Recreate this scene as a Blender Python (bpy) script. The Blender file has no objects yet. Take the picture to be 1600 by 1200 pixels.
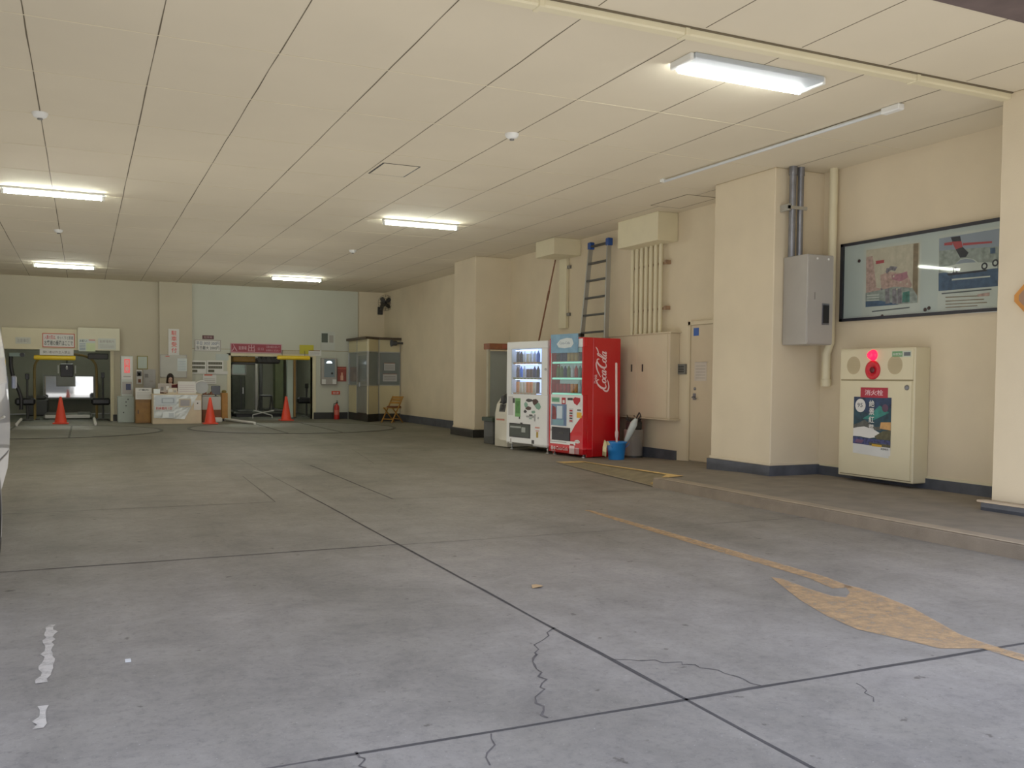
import bpy, math, random
from mathutils import Vector, Matrix
random.seed(7)
PI = math.pi
COL = bpy.context.scene.collection
SC = bpy.context.scene

# ------------------------------------------------------------------ camera
FPX, CX, CY, YAW, PITCH, ROLL = 1446.0, 800.0, 644.5, .4333, -.0368, .0096
CAM_H = 1.28
_F = Vector((math.sin(YAW)*math.cos(PITCH), math.cos(YAW)*math.cos(PITCH), math.sin(PITCH)))
_r = Vector((math.cos(YAW), -math.sin(YAW), 0)); _u = _r.cross(_F)
_R2 = _r*math.cos(ROLL) + _u*math.sin(ROLL); _U2 = -_r*math.sin(ROLL) + _u*math.cos(ROLL)
camd = bpy.data.cameras.new('camera'); cam = bpy.data.objects.new('camera', camd); COL.objects.link(cam)
M = Matrix((_R2, _U2, -_F)).transposed().to_4x4(); M.translation = (0, 0, CAM_H); cam.matrix_world = M
camd.sensor_width = 36; camd.lens = 36*FPX/1600; camd.shift_y = (CY-600)/1600.0
camd.clip_end = 200; camd.clip_start = .05
SC.camera = cam

def ray(x, y): return _F + _R2*((x-CX)/FPX) - _U2*((y-CY)/FPX)
def atz(x, y, z):
    d = ray(x, y); return Vector((0, 0, CAM_H)) + d*((z-CAM_H)/d.z)
def atx(x, y, X):
    d = ray(x, y); return Vector((0, 0, CAM_H)) + d*(X/d.x)
def aty(x, y, Y):
    d = ray(x, y); return Vector((0, 0, CAM_H)) + d*(Y/d.y)

# ------------------------------------------------------------------ materials
def lin(c):
    out = []
    for v in c:
        v = v/255.0
        out.append(v/12.92 if v <= .04045 else ((v+.055)/1.055)**2.4)
    return (*out, 1.0)
MATS = {}
def mat(name, rgb, rough=.6, metal=0.0, var=.06, vscale=3.0, bump=0.0, bscale=60, emit=None, es=0.0, trans=0.0, spec=None, coat=0.0):
    if name in MATS: return MATS[name]
    m = bpy.data.materials.new(name); m.use_nodes = True; nt = m.node_tree; N = nt.nodes; L = nt.links
    b = N['Principled BSDF']; b.inputs['Roughness'].default_value = rough; b.inputs['Metallic'].default_value = metal
    c = lin(rgb)
    tc = N.new('ShaderNodeTexCoord')
    if var > 0:
        nz = N.new('ShaderNodeTexNoise'); nz.inputs['Scale'].default_value = vscale; nz.inputs['Detail'].default_value = 5
        L.new(tc.outputs['Object'], nz.inputs['Vector'])
        rp = N.new('ShaderNodeValToRGB'); rp.color_ramp.elements[0].position = .3; rp.color_ramp.elements[1].position = .7
        rp.color_ramp.elements[0].color = tuple(max(0, v*(1-var*1.5)) for v in c[:3])+(1,)
        rp.color_ramp.elements[1].color = tuple(min(1, v*(1+var)) for v in c[:3])+(1,)
        L.new(nz.outputs['Fac'], rp.inputs['Fac']); L.new(rp.outputs['Color'], b.inputs['Base Color'])
    else:
        b.inputs['Base Color'].default_value = c
    if bump > 0:
        n2 = N.new('ShaderNodeTexNoise'); n2.inputs['Scale'].default_value = bscale; n2.inputs['Detail'].default_value = 4
        L.new(tc.outputs['Object'], n2.inputs['Vector'])
        bp = N.new('ShaderNodeBump'); bp.inputs['Strength'].default_value = bump; bp.inputs['Distance'].default_value = .01
        L.new(n2.outputs['Fac'], bp.inputs['Height']); L.new(bp.outputs['Normal'], b.inputs['Normal'])
    if emit is not None:
        b.inputs['Emission Color'].default_value = lin(emit); b.inputs['Emission Strength'].default_value = es
    if trans: b.inputs['Transmission Weight'].default_value = trans
    if spec is not None: b.inputs['Specular IOR Level'].default_value = spec
    if coat: b.inputs['Coat Weight'].default_value = coat
    MATS[name] = m; return m

def glass_mat(name, tint, alpha):
    """thin glass: mostly see-through with a clear reflection"""
    m = bpy.data.materials.new(name); m.use_nodes = True; nt = m.node_tree; N = nt.nodes; L = nt.links
    for n in list(N): N.remove(n)
    o = N.new('ShaderNodeOutputMaterial'); t = N.new('ShaderNodeBsdfTransparent'); t.inputs['Color'].default_value = lin(tint)
    g = N.new('ShaderNodeBsdfGlossy'); g.inputs['Roughness'].default_value = .03; g.inputs['Color'].default_value = (1, 1, 1, 1)
    lw = N.new('ShaderNodeLayerWeight'); lw.inputs['Blend'].default_value = .5
    pw = N.new('ShaderNodeMath'); pw.operation = 'POWER'; pw.inputs[1].default_value = 4.0; L.new(lw.outputs['Facing'], pw.inputs[0])
    fr = N.new('ShaderNodeMath'); fr.operation = 'MULTIPLY'; fr.inputs[1].default_value = .6; L.new(pw.outputs[0], fr.inputs[0])
    ad = N.new('ShaderNodeMath'); ad.operation = 'ADD'; ad.inputs[1].default_value = alpha; ad.use_clamp = True
    mx = N.new('ShaderNodeMixShader')
    L.new(fr.outputs[0], ad.inputs[0]); L.new(ad.outputs[0], mx.inputs['Fac']); L.new(t.outputs[0], mx.inputs[1]); L.new(g.outputs[0], mx.inputs[2])
    L.new(mx.outputs[0], o.inputs['Surface']); MATS[name] = m; return m

def paint_mat(name, rgb, wear=.5, scale=14):
    """worn road paint: noise holes let the concrete below show"""
    m = bpy.data.materials.new(name); m.use_nodes = True; nt = m.node_tree; N = nt.nodes; L = nt.links
    b = N['Principled BSDF']; b.inputs['Base Color'].default_value = lin(rgb); b.inputs['Roughness'].default_value = .8
    o = N['Material Output']; t = N.new('ShaderNodeBsdfTransparent'); mx = N.new('ShaderNodeMixShader')
    tc = N.new('ShaderNodeTexCoord'); nz = N.new('ShaderNodeTexNoise'); nz.inputs['Scale'].default_value = scale; nz.inputs['Detail'].default_value = 8
    nz.inputs['Roughness'].default_value = .75
    rp = N.new('ShaderNodeValToRGB'); rp.color_ramp.elements[0].position = wear-.16; rp.color_ramp.elements[1].position = wear+.22; rp.color_ramp.elements[1].color = (.88, .88, .88, 1)
    rp.color_ramp.elements[0].color = (.12, .12, .12, 1)
    L.new(tc.outputs['Object'], nz.inputs['Vector']); L.new(nz.outputs['Fac'], rp.inputs['Fac'])
    L.new(rp.outputs['Color'], mx.inputs['Fac']); L.new(t.outputs[0], mx.inputs[1]); L.new(b.outputs[0], mx.inputs[2]); L.new(mx.outputs[0], o.inputs['Surface'])
    MATS[name] = m; return m

def concrete_floor():
    m = bpy.data.materials.new('concrete_floor'); m.use_nodes = True; nt = m.node_tree; N = nt.nodes; L = nt.links
    b = N['Principled BSDF']; b.inputs['Roughness'].default_value = .62; b.inputs['Specular IOR Level'].default_value = .35
    tc = N.new('ShaderNodeTexCoord')
    def noise(s, d=6, r=.6, dist=0):
        n = N.new('ShaderNodeTexNoise'); n.inputs['Scale'].default_value = s; n.inputs['Detail'].default_value = d
        n.inputs['Roughness'].default_value = r; n.inputs['Distortion'].default_value = dist
        L.new(tc.outputs['Object'], n.inputs['Vector']); return n
    def ramp(src, p0, c0, p1, c1):
        r = N.new('ShaderNodeValToRGB'); r.color_ramp.elements[0].position = p0; r.color_ramp.elements[1].position = p1
        r.color_ramp.elements[0].color = c0; r.color_ramp.elements[1].color = c1; L.new(src, r.inputs['Fac']); return r
    def mul(a, c, f=1.0):
        x = N.new('ShaderNodeMixRGB'); x.blend_type = 'MULTIPLY'; x.inputs['Fac'].default_value = f; L.new(a, x.inputs[1]); L.new(c, x.inputs[2]); return x
    base = ramp(noise(.55, 5, .55, .4).outputs['Fac'], .3, lin((130, 124, 114)), .72, lin((158, 151, 141)))
    mid = ramp(noise(2.6, 10, .8, .4).outputs['Fac'], .34, (.70, .70, .72, 1), .60, (1, 1, 1, 1))
    fine = ramp(noise(24, 8, .85).outputs['Fac'], .30, (.60, .60, .62, 1), .50, (1, 1, 1, 1))
    spots = ramp(noise(9, 4, .6).outputs['Fac'], .29, (.5, .48, .47, 1), .335, (1, 1, 1, 1))
    light = noise(70, 3, .6)
    a = mul(base.outputs[0], mid.outputs[0]); a = mul(a.outputs[0], fine.outputs[0]); a = mul(a.outputs[0], spots.outputs[0])
    lr = ramp(light.outputs['Fac'], .66, (0, 0, 0, 1), .74, (.32, .32, .32, 1))
    ad = N.new('ShaderNodeMixRGB'); ad.blend_type = 'ADD'; ad.inputs['Fac'].default_value = .5; L.new(a.outputs[0], ad.inputs[1]); L.new(lr.outputs[0], ad.inputs[2])
    # long tyre-worn streaks running into the garage
    mp = N.new('ShaderNodeMapping'); mp.inputs['Scale'].default_value = (1.6, .12, 1); L.new(tc.outputs['Object'], mp.inputs['Vector'])
    st = N.new('ShaderNodeTexNoise'); st.inputs['Scale'].default_value = 1.0; st.inputs['Detail'].default_value = 4; L.new(mp.outputs[0], st.inputs['Vector'])
    sr = ramp(st.outputs['Fac'], .35, (.82, .82, .8, 1), .6, (1, 1, 1, 1))
    f = mul(ad.outputs[0], sr.outputs[0])
    # darker, slightly greener tint towards the lifts
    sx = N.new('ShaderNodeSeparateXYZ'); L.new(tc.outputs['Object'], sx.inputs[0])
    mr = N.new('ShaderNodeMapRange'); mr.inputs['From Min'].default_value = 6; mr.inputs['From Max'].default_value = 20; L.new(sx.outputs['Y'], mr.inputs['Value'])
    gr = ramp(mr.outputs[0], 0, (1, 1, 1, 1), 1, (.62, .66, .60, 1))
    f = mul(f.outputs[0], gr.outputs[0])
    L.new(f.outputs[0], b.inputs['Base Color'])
    bp = N.new('ShaderNodeBump'); bp.inputs['Strength'].default_value = .25; bp.inputs['Distance'].default_value = .004
    L.new(fine.outputs[0], bp.inputs['Height']); L.new(bp.outputs['Normal'], b.inputs['Normal'])
    MATS['concrete_floor'] = m; return m

# ------------------------------------------------------------------ mesh builder
W = {}
FONT = None
class MB:
    def __init__(s): s.v = []; s.f = []; s.mi = []; s.sm = []
    def add(s, vs, fs, mi=0, smooth=False):
        n = len(s.v); s.v += [Vector(p) for p in vs]
        for f in fs: s.f.append([n+i for i in f]); s.mi.append(mi); s.sm.append(smooth)
        return s
    def box(s, x0, x1, y0, y1, z0, z1, mi=0, b=0.0):
        if x0 > x1: x0, x1 = x1, x0
        if y0 > y1: y0, y1 = y1, y0
        if z0 > z1: z0, z1 = z1, z0
        b = min(b, (x1-x0)*.45, (y1-y0)*.45, (z1-z0)*.45)
        if b <= 0:
            vs = [(x, y, z) for z in (z0, z1) for y in (y0, y1) for x in (x0, x1)]
            return s.add(vs, [(0, 2, 3, 1), (4, 5, 7, 6), (0, 1, 5, 4), (2, 6, 7, 3), (0, 4, 6, 2), (1, 3, 7, 5)], mi)
        # chamfered box
        vs = []; idx = {}
        for i, (x, ax) in enumerate(((x0, b), (x1, -b))):
            for j, (y, ay) in enumerate(((y0, b), (y1, -b))):
                for k, (z, az) in enumerate(((z0, b), (z1, -b))):
                    idx[i, j, k] = len(vs); vs += [(x, y+ay, z+az), (x+ax, y, z+az), (x+ax, y+ay, z)]
        fs = []
        for i in (0, 1):
            q = [idx[i, j, k] for j, k in ((0, 0), (0, 1), (1, 1), (1, 0))]; fs.append(q if i == 0 else q[::-1])
            q = [idx[j, i, k]+1 for j, k in ((0, 0), (1, 0), (1, 1), (0, 1))]; fs.append(q if i == 0 else q[::-1])
            q = [idx[j, k, i]+2 for j, k in ((0, 0), (0, 1), (1, 1), (1, 0))]; fs.append(q if i == 0 else q[::-1])
        for i in (0, 1):
            for j in (0, 1):
                fs.append([idx[i, j, 0], idx[i, j, 1], idx[i, j, 1]+1, idx[i, j, 0]+1])
                fs.append([idx[i, 0, j], idx[i, 1, j], idx[i, 1, j]+2, idx[i, 0, j]+2])
                fs.append([idx[0, i, j]+1, idx[1, i, j]+1, idx[1, i, j]+2, idx[0, i, j]+2])
        for i in (0, 1):
            for j in (0, 1):
                for k in (0, 1): q = idx[i, j, k]; fs.append([q, q+1, q+2])
        return s.add(vs, fs, mi)
    def tube(s, pts, r, n=12, mi=0, caps=True, smooth=True):
        pts = [Vector(p) for p in pts]; rs = r if isinstance(r, (list, tuple)) else [r]*len(pts)
        vs = []; fs = []; up = None
        for i, p in enumerate(pts):
            t = (pts[min(i+1, len(pts)-1)]-pts[max(i-1, 0)]).normalized()
            if up is None: up = t.orthogonal().normalized()
            up = (up - t*up.dot(t)); up = up.normalized() if up.length > 1e-6 else t.orthogonal().normalized()
            w = t.cross(up)
            for k in range(n):
                a = 2*PI*k/n; vs.append(p + (up*math.cos(a)+w*math.sin(a))*rs[i])
        for i in range(len(pts)-1):
            for k in range(n): fs.append([i*n+k, i*n+(k+1) % n, (i+1)*n+(k+1) % n, (i+1)*n+k])
        s.add(vs, fs, mi, smooth)
        if caps:
            s.add(vs[:n], [list(range(n))[::-1]], mi); s.add(vs[-n:], [list(range(n))], mi)
        return s
    def lathe(s, c, prof, n=24, mi=0, axis='z', smooth=True, sx=1, sy=1):
        c = Vector(c); vs = []; fs = []
        for (r, h) in prof:
            for k in range(n):
                a = 2*PI*k/n; p = (r*math.cos(a)*sx, r*math.sin(a)*sy, h)
                if axis == 'x': p = (p[2], p[0], p[1])
                elif axis == 'y': p = (p[0], p[2], p[1])
                vs.append(c+Vector(p))
        for i in range(len(prof)-1):
            for k in range(n): fs.append([i*n+k, i*n+(k+1) % n, (i+1)*n+(k+1) % n, (i+1)*n+k])
        s.add(vs, fs, mi, smooth)
        if prof[0][0] > 1e-5: s.add(vs[:n], [list(range(n))[::-1]], mi)
        if prof[-1][0] > 1e-5: s.add(vs[-n:], [list(range(n))], mi)
        return s
    def prism(s, poly, d, mi=0):
        """poly: 3D points of a planar outline, d: extrusion vector"""
        d = Vector(d); n = len(poly); vs = [Vector(p) for p in poly]+[Vector(p)+d for p in poly]
        fs = [list(range(n)), list(range(n, 2*n))[::-1]]+[[i, n+i, n+(i+1) % n, (i+1) % n] for i in range(n)]
        return s.add(vs, fs, mi)
    def poly(s, fr, pts, off=0.001, mi=0):
        return s.add([fr.p(u, v, off) for u, v in pts], [list(range(len(pts)))], mi)
    def rect(s, fr, u0, v0, u1, v1, off=.001, mi=0): return s.poly(fr, [(u0, v0), (u1, v0), (u1, v1), (u0, v1)], off, mi)
    def slab(s, fr, u0, v0, u1, v1, o0, o1, mi=0):
        P = [fr.p(u, v, o) for o in (o0, o1) for v in (v0, v1) for u in (u0, u1)]
        return s.add(P, [(0, 1, 3, 2), (4, 6, 7, 5), (0, 4, 5, 1), (2, 3, 7, 6), (0, 2, 6, 4), (1, 5, 7, 3)], mi)
    def disc(s, fr, u, v, r, off=.001, mi=0, n=20, rv=None):
        rv = rv or r; return s.poly(fr, [(u+r*math.cos(2*PI*k/n), v+rv*math.sin(2*PI*k/n)) for k in range(n)], off, mi)
    def text(s, fr, txt, u0, v0, u1, v1, off=.002, mi=0, keep=False):
        cu = bpy.data.curves.new('lettering', 'FONT'); cu.body = txt; cu.size = 1; cu.resolution_u = 2; cu.offset = .012
        o = bpy.data.objects.new('lettering', cu); COL.objects.link(o); bpy.context.view_layer.update()
        me = bpy.data.meshes.new_from_object(o.evaluated_get(bpy.context.evaluated_depsgraph_get()))
        vs = [v.co.copy() for v in me.vertices]; fs = [list(p.vertices) for p in me.polygons]
        bpy.data.objects.remove(o); bpy.data.curves.remove(cu); bpy.data.meshes.remove(me)
        if not vs: return s
        xa = min(v.x for v in vs); xb = max(v.x for v in vs); ya = min(v.y for v in vs); yb = max(v.y for v in vs)
        su = (u1-u0)/max(1e-6, xb-xa); sv = (v1-v0)/max(1e-6, yb-ya)
        if keep: su = sv = min(su, sv)
        return s.add([fr.p(u0+(v.x-xa)*su, v0+(v.y-ya)*sv, off) for v in vs], fs, mi)
    def ribbon(s, fr, pts, w, off=.001, mi=0):
        """flat stroke of varying width through pts (u, v[, width])"""
        P = [Vector((p[0], p[1])) for p in pts]; ws = [p[2] if len(p) > 2 else w for p in pts]; Lf = []; Rt = []
        for i, p in enumerate(P):
            t = P[min(i+1, len(P)-1)]-P[max(i-1, 0)]; t = t.normalized() if t.length > 1e-9 else Vector((1, 0)); nn = Vector((-t.y, t.x))
            Lf.append(p+nn*ws[i]/2); Rt.append(p-nn*ws[i]/2)
        n = len(P); vs = [fr.p(q.x, q.y, off) for q in Rt]+[fr.p(q.x, q.y, off) for q in Lf]
        return s.add(vs, [[i, i+1, n+i+1, n+i] for i in range(n-1)], mi)
    def build(s, name, mats, parent=None, local=False, origin=None):
        me = bpy.data.meshes.new(name)
        if parent is not None:
            T = Matrix.Identity(4) if local else W[parent].inverted()
        else: T = Matrix.Translation(-Vector(origin or (0, 0, 0)))
        me.from_pydata([tuple(T @ v) for v in s.v], [], s.f)
        for m in (mats if isinstance(mats, (list, tuple)) else [mats]): me.materials.append(m)
        for p, mi, sm in zip(me.polygons, s.mi, s.sm): p.material_index = mi; p.use_smooth = sm
        me.update()
        o = bpy.data.objects.new(name, me); COL.objects.link(o)
        if parent is not None: o.parent = parent; W[o] = W[parent]
        else:
            o.location = Vector(origin or (0, 0, 0)); W[o] = Matrix.Translation(Vector(origin or (0, 0, 0)))
        return o

class Frame:
    def __init__(s, o, ux, uy): s.o = Vector(o); s.ux = Vector(ux).normalized(); s.uy = Vector(uy).normalized(); s.n = s.ux.cross(s.uy)
    def p(s, u, v, off=0): return s.o + s.ux*u + s.uy*v + s.n*off
def FB(x, z, Y): return Frame((x, Y, z), (1, 0, 0), (0, 0, 1))      # faces the entrance
def FR(y, z, X): return Frame((X, y, z), (0, -1, 0), (0, 0, 1))     # faces into the hall from the right wall
def FT(x, y, z): return Frame((x, y, z), (1, 0, 0), (0, 1, 0))

def tag(o, label=None, cat=None, group=None, kind=None):
    if label: o['label'] = label
    if cat: o['category'] = cat
    if group: o['group'] = group
    if kind: o['kind'] = kind
    return o
def thing(name, label, cat, loc=(0, 0, 0), rz=0.0, group=None):
    o = bpy.data.objects.new(name, None); COL.objects.link(o); o.location = loc; o.rotation_euler = (0, 0, rz); o.empty_display_size = .1
    W[o] = Matrix.Translation(Vector(loc)) @ Matrix.Rotation(rz, 4, 'Z'); return tag(o, label, cat, group)
def struct(name, mb, mats, parent=None):
    o = mb.build(name, mats, parent); o['kind'] = 'structure'; return o
def dup(root, loc, label, rz=None, group=None):
    r = root.copy(); COL.objects.link(r); r.location = loc; r['label'] = label
    if rz is not None: r.rotation_euler = (0, 0, rz)
    if group: r['group'] = group
    for ch in list(root.children):
        c = ch.copy(); COL.objects.link(c); c.parent = r
        for g in list(ch.children):
            d = g.copy(); COL.objects.link(d); d.parent = c
    return r

# ------------------------------------------------------------------ palette
m_wall = mat('cream_wall_paint', (212, 198, 168), .75, var=.045, vscale=1.3, bump=.15, bscale=90)
m_wall2 = mat('cream_gloss_trim', (214, 205, 170), .55, var=.03)
m_backwall = mat('back_wall_paint', (188, 180, 156), .75, var=.05, vscale=.8, bump=.1)
m_backpanel = mat('pale_green_wall_paint', (190, 192, 176), .7, var=.03, vscale=.8)
m_ceil = mat('ceiling_board', (210, 200, 175), .85, var=.03, vscale=.7, bump=.12, bscale=200)
m_seam = mat('ceiling_seam_dark', (96, 86, 66), .9, var=.1)
m_seaml = mat('ceiling_seam_light', (226, 216, 186), .7, var=.1, vscale=2)
m_floor = concrete_floor()
m_joint = mat('floor_joint_dark', (60, 56, 53), .9, var=.25, vscale=6)
m_crack = mat('floor_crack_fill', (84, 78, 74), .9, var=.3, vscale=12)
m_walk = mat('walkway_concrete', (122, 114, 101), .85, var=.12, vscale=4, bump=.5, bscale=120)
m_kerb = mat('kerb_concrete', (146, 132, 112), .8, var=.12, vscale=5, bump=.4, bscale=80)
m_kerbtop = mat('kerb_edge', (172, 156, 132), .8, var=.12, vscale=8)
m_base = mat('dark_blue_grey_skirting', (72, 76, 84), .6, var=.25, vscale=4, bump=.2)
m_baseblk = mat('black_skirting', (38, 38, 36), .5, var=.2, vscale=4)
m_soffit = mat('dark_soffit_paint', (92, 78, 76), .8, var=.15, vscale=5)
m_yellow = mat('signal_yellow', (232, 196, 40), .5, var=.06)
m_kyellow = mat('faded_kerb_yellow', (214, 178, 108), .8, var=.15, vscale=9)
m_white = mat('white_enamel', (224, 226, 222), .35, var=.02)
m_paper = mat('paper_white', (214, 214, 208), .7, var=.03)
m_print = mat('print_grey', (96, 100, 104), .8, var=.1)
m_black = mat('black_plastic', (22, 22, 24), .4, var=.1)
m_dark = mat('dark_grey_metal', (62, 62, 60), .5, .3, var=.1)
m_grey = mat('grey_painted_steel', (158, 154, 146), .45, .15, var=.04)
m_greyd = mat('grey_steel_dark', (118, 116, 110), .5, .2, var=.06)  # darker grey for small metal parts and print lines
m_alu = mat('aluminium', (176, 178, 176), .35, .8, var=.05)
m_galv = mat('galvanised_conduit', (128, 130, 136), .4, .7, var=.12, vscale=8)
m_red = mat('vending_red', (196, 8, 20), .3, var=.02, coat=.4)
m_redd = mat('deep_red_print', (168, 22, 34), .5, var=.04)
m_signred = mat('sign_red', (164, 24, 48), .5, var=.04)
m_orange = mat('cone_orange_red', (226, 62, 36), .45, var=.05)
m_blue = mat('bucket_blue', (36, 128, 206), .35, var=.03)
m_dblue = mat('ladder_cap_blue', (20, 66, 140), .4, var=.05)
m_brown = mat('brown_wood', (140, 100, 40), .5, var=.15, vscale=5)
m_wood = mat('folding_chair_wood', (158, 112, 42), .5, var=.15, vscale=7)
m_rbrown = mat('reddish_brown_board', (128, 74, 44), .6, var=.2, vscale=6)
m_tube = mat('lit_fluorescent_tube', (255, 255, 255), .3, var=0, emit=(250, 255, 238), es=60)
m_tube2 = mat('lit_diffuser', (255, 255, 255), .3, var=0, emit=(252, 255, 250), es=26)
m_fix = mat('light_fitting_white', (226, 228, 222), .4, var=.02)
m_mirror = mat('mirror_glass', (235, 238, 236), .04, 1.0, var=0)
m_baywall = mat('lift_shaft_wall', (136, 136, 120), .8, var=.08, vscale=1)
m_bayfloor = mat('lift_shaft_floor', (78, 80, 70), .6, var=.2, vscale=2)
m_turn = mat('turntable_steel', (104, 104, 96), .55, .2, var=.16, vscale=2.5, bump=.3, bscale=60)
m_turnrim = mat('turntable_rim', (62, 62, 58), .6, .3, var=.2)
m_cream = mat('cream_sheet_metal', (212, 203, 168), .5, var=.025)
m_creamd = mat('cream_sheet_groove', (150, 138, 104), .7, var=.05)

# ------------------------------------------------------------------ setting
RW, BY, CZ = 8.43, 27.8, 3.88          # right wall, back wall, ceiling height
LW = -9.0
fl = MB(); fl.box(LW, 12, -14, BY+.02, -.12, 0)
def joint(pts, w, mi):
    P = []
    for i in range(len(pts)-1):
        a = Vector(pts[i]); b = Vector(pts[i+1]); n = max(1, int((b-a).length/.35))
        for k in range(n): P.append(a.lerp(b, k/n))
    P.append(Vector(pts[-1]))
    fr = FT(0, 0, 0); fl.ribbon(fr, [(p.x+random.uniform(-.004, .004), p.y+random.uniform(-.004, .004), w*random.uniform(.6, 1.15)) for p in P], w, .0015, mi)
joint([(2.18, -2), (2.18, 10.5)], .021, 1); joint([(2.18, 10.5), (2.16, 14.5)], .010, 2)
joint([(.7, 3.03), (6.1, 3.03)], .024, 1); joint([(-8, 3.05), (.7, 3.03)], .012, 2)
joint([(-8, 6.72), (2.18, 6.76)], .018, 1); joint([(2.18, 6.74), (6.15, 6.70)], .010, 2)
joint([(2.93, 9.32), (6.1, 9.02)], .016, 2); joint([(2.94, 9.32), (2.95, 13.3)], .026, 1)
joint([(-.75, 9.55), (1.75, 9.52)], .014, 1); joint([(1.76, 9.52), (1.83, 12.1)], .012, 2)
joint([(-.7, 10.5), (1.6, 10.4)], .01, 2)
joint([(3.9, 13.3), (4.3, 16)], .008, 2)
def crack(px, w=.008):
    P = [atz(x, y, 0) for x, y in px]; Q = []
    for i in range(len(P)-1):
        for k in range(5):
            q = P[i].lerp(P[i+1], k/5); Q.append((q.x+random.uniform(-.022, .022), q.y+random.uniform(-.012, .012), w*random.uniform(.4, 1.3)))
    Q.append((P[-1].x, P[-1].y, w)); fl.ribbon(FT(0, 0, 0), Q, w, .0015, 2)
crack([(862, 982), (835, 1015), (832, 1040), (850, 1068), (838, 1093), (856, 1122)], .011)
crack([(960, 1030), (1060, 1035), (1120, 1048), (1190, 1072)])
crack([(1340, 1066), (1365, 1097)], .006); crack([(562, 1176), (572, 1200)], .01); crack([(763, 1146), (766, 1196)], .006)
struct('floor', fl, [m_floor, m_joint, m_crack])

g = MB(); g.box(-40, 40, -40, -14.05, -.2, -.02)
struct('street_ground', g, mat('street_asphalt', (128, 126, 124), .9, var=.15, vscale=2))

ce = MB(); ce.box(LW, 12, 4.6, BY, CZ, CZ+.2)
k = 0; x = -.38-.913*9
while x < 8.3:
    if x > LW+.1:
        P = [(x+random.uniform(-.003, .003), 5.9+(BY-5.9)*i/40, random.uniform(.006, .013)) for i in range(41)]
        ce.add([(p[0]+s*p[2]/2, p[1], CZ-.0015) for p in P for s in (-1, 1)], [[2*i, 2*i+1, 2*i+3, 2*i+2] for i in range(40)], 1)
        ce.box(x-.004, x+.004, 4.6, 5.7, CZ-.0015, CZ-.0005, 1)
    x += .913
for i, y in enumerate([7.67, 9.04, 10.5, 11.95, 13.4, 14.85, 16.3, 17.75, 19.2, 20.6, 22.0, 23.4, 24.8, 26.2]):
    w = .012 if i < 2 else .006
    ce.box(LW, 8.43, y-w/2, y+w/2, CZ-.003, CZ-.001, 2)
struct('ceiling', ce, [m_ceil, m_seam, m_seaml])

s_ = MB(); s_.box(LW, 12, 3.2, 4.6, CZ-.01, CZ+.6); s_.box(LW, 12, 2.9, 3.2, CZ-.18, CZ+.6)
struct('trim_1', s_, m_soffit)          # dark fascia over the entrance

w_ = MB(); w_.box(RW, RW+.3, 3.2, BY+.3, 0, CZ)
struct('wall_right', w_, m_wall)
w_ = MB(); w_.box(LW-.3, LW, 3.2, BY+.3, 0, CZ)
struct('wall_left', w_, m_wall)
# back wall with the two lift bays and the pale upper panel
O1 = (-1.95, .66, 1.93); O2 = (3.86, 6.23, 1.86)
w_ = MB()
for a, b, z0 in ((LW, O1[0], 0), (O1[1], O2[0], 0), (O2[1], RW, 0)): w_.box(a, b, BY, BY+.25, z0, CZ)
w_.box(O1[0], O1[1], BY, BY+.25, O1[2], CZ); w_.box(O2[0], O2[1], BY, BY+.25, O2[2], CZ)
w_.box(2.80, 7.62, BY-.03, BY+.01, 2.05, CZ, 1)
w_.box(2.80, O2[0], BY-.03, BY+.01, 0, 2.05, 1); w_.box(O2[1], 7.62, BY-.03, BY+.01, 0, 2.05, 1)
w_.box(2.80, 7.62, BY-.032, BY-.03, 2.04, 2.055, 2)
struct('wall_back', w_, [m_backwall, m_backpanel, m_creamd])
w_ = MB(); w_.box(1.92, 2.79, BY-.14, BY+.01, 0, CZ); struct('pillar_back', w_, m_backwall)
w_ = MB(); w_.box(7.64, RW, BY-.12, BY+.01, 0, CZ); struct('pillar_corner', w_, m_wall)

# pillars on the right
def pillar(name, x0, y0, y1, base_z, mb_mat=m_base, off=.05, wmat=m_wall):
    p = MB(); p.box(x0, RW+.02, y0, y1, base_z[0], CZ, b=.012); p.box(x0-.012, RW+.01, y0-.012, y1+.012, base_z[0], base_z[0]+.035, b=.004)
    o = struct(name, p, wmat)
    q = MB(); q.box(x0-off, RW, y0-off, y1+off, 0, base_z[0]); struct('pillar_base', q, mb_mat, o)
    return o
pillar('pillar_middle', 7.65, 8.97, 10.16, (.235,), off=.035)
pillar('pillar_far', 7.60, 18.35, 19.6, (.17,), m_baseblk)
p = MB(); p.box(7.55, 11.5, 3.4, 5.83, .20, CZ, b=.01); o = struct('pillar_near', p, m_wall)
p = MB(); p.box(7.49, 11.5, 3.34, 5.90, 0, .20, b=.015); struct('pillar_base', p, m_base, o)
p = MB(); p.box(7.47, 7.56, 3.34, 5.92, .185, .205, b=.004); struct('pillar_ledge', p, m_kerbtop, o)
# shallow pier south of the middle pillar (beside the pipe) and lower wall ledge
p = MB(); p.box(RW-.02, RW+.01, 5.8, 8.97, .225, .25); struct('trim_2', p, m_wall2)

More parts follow.
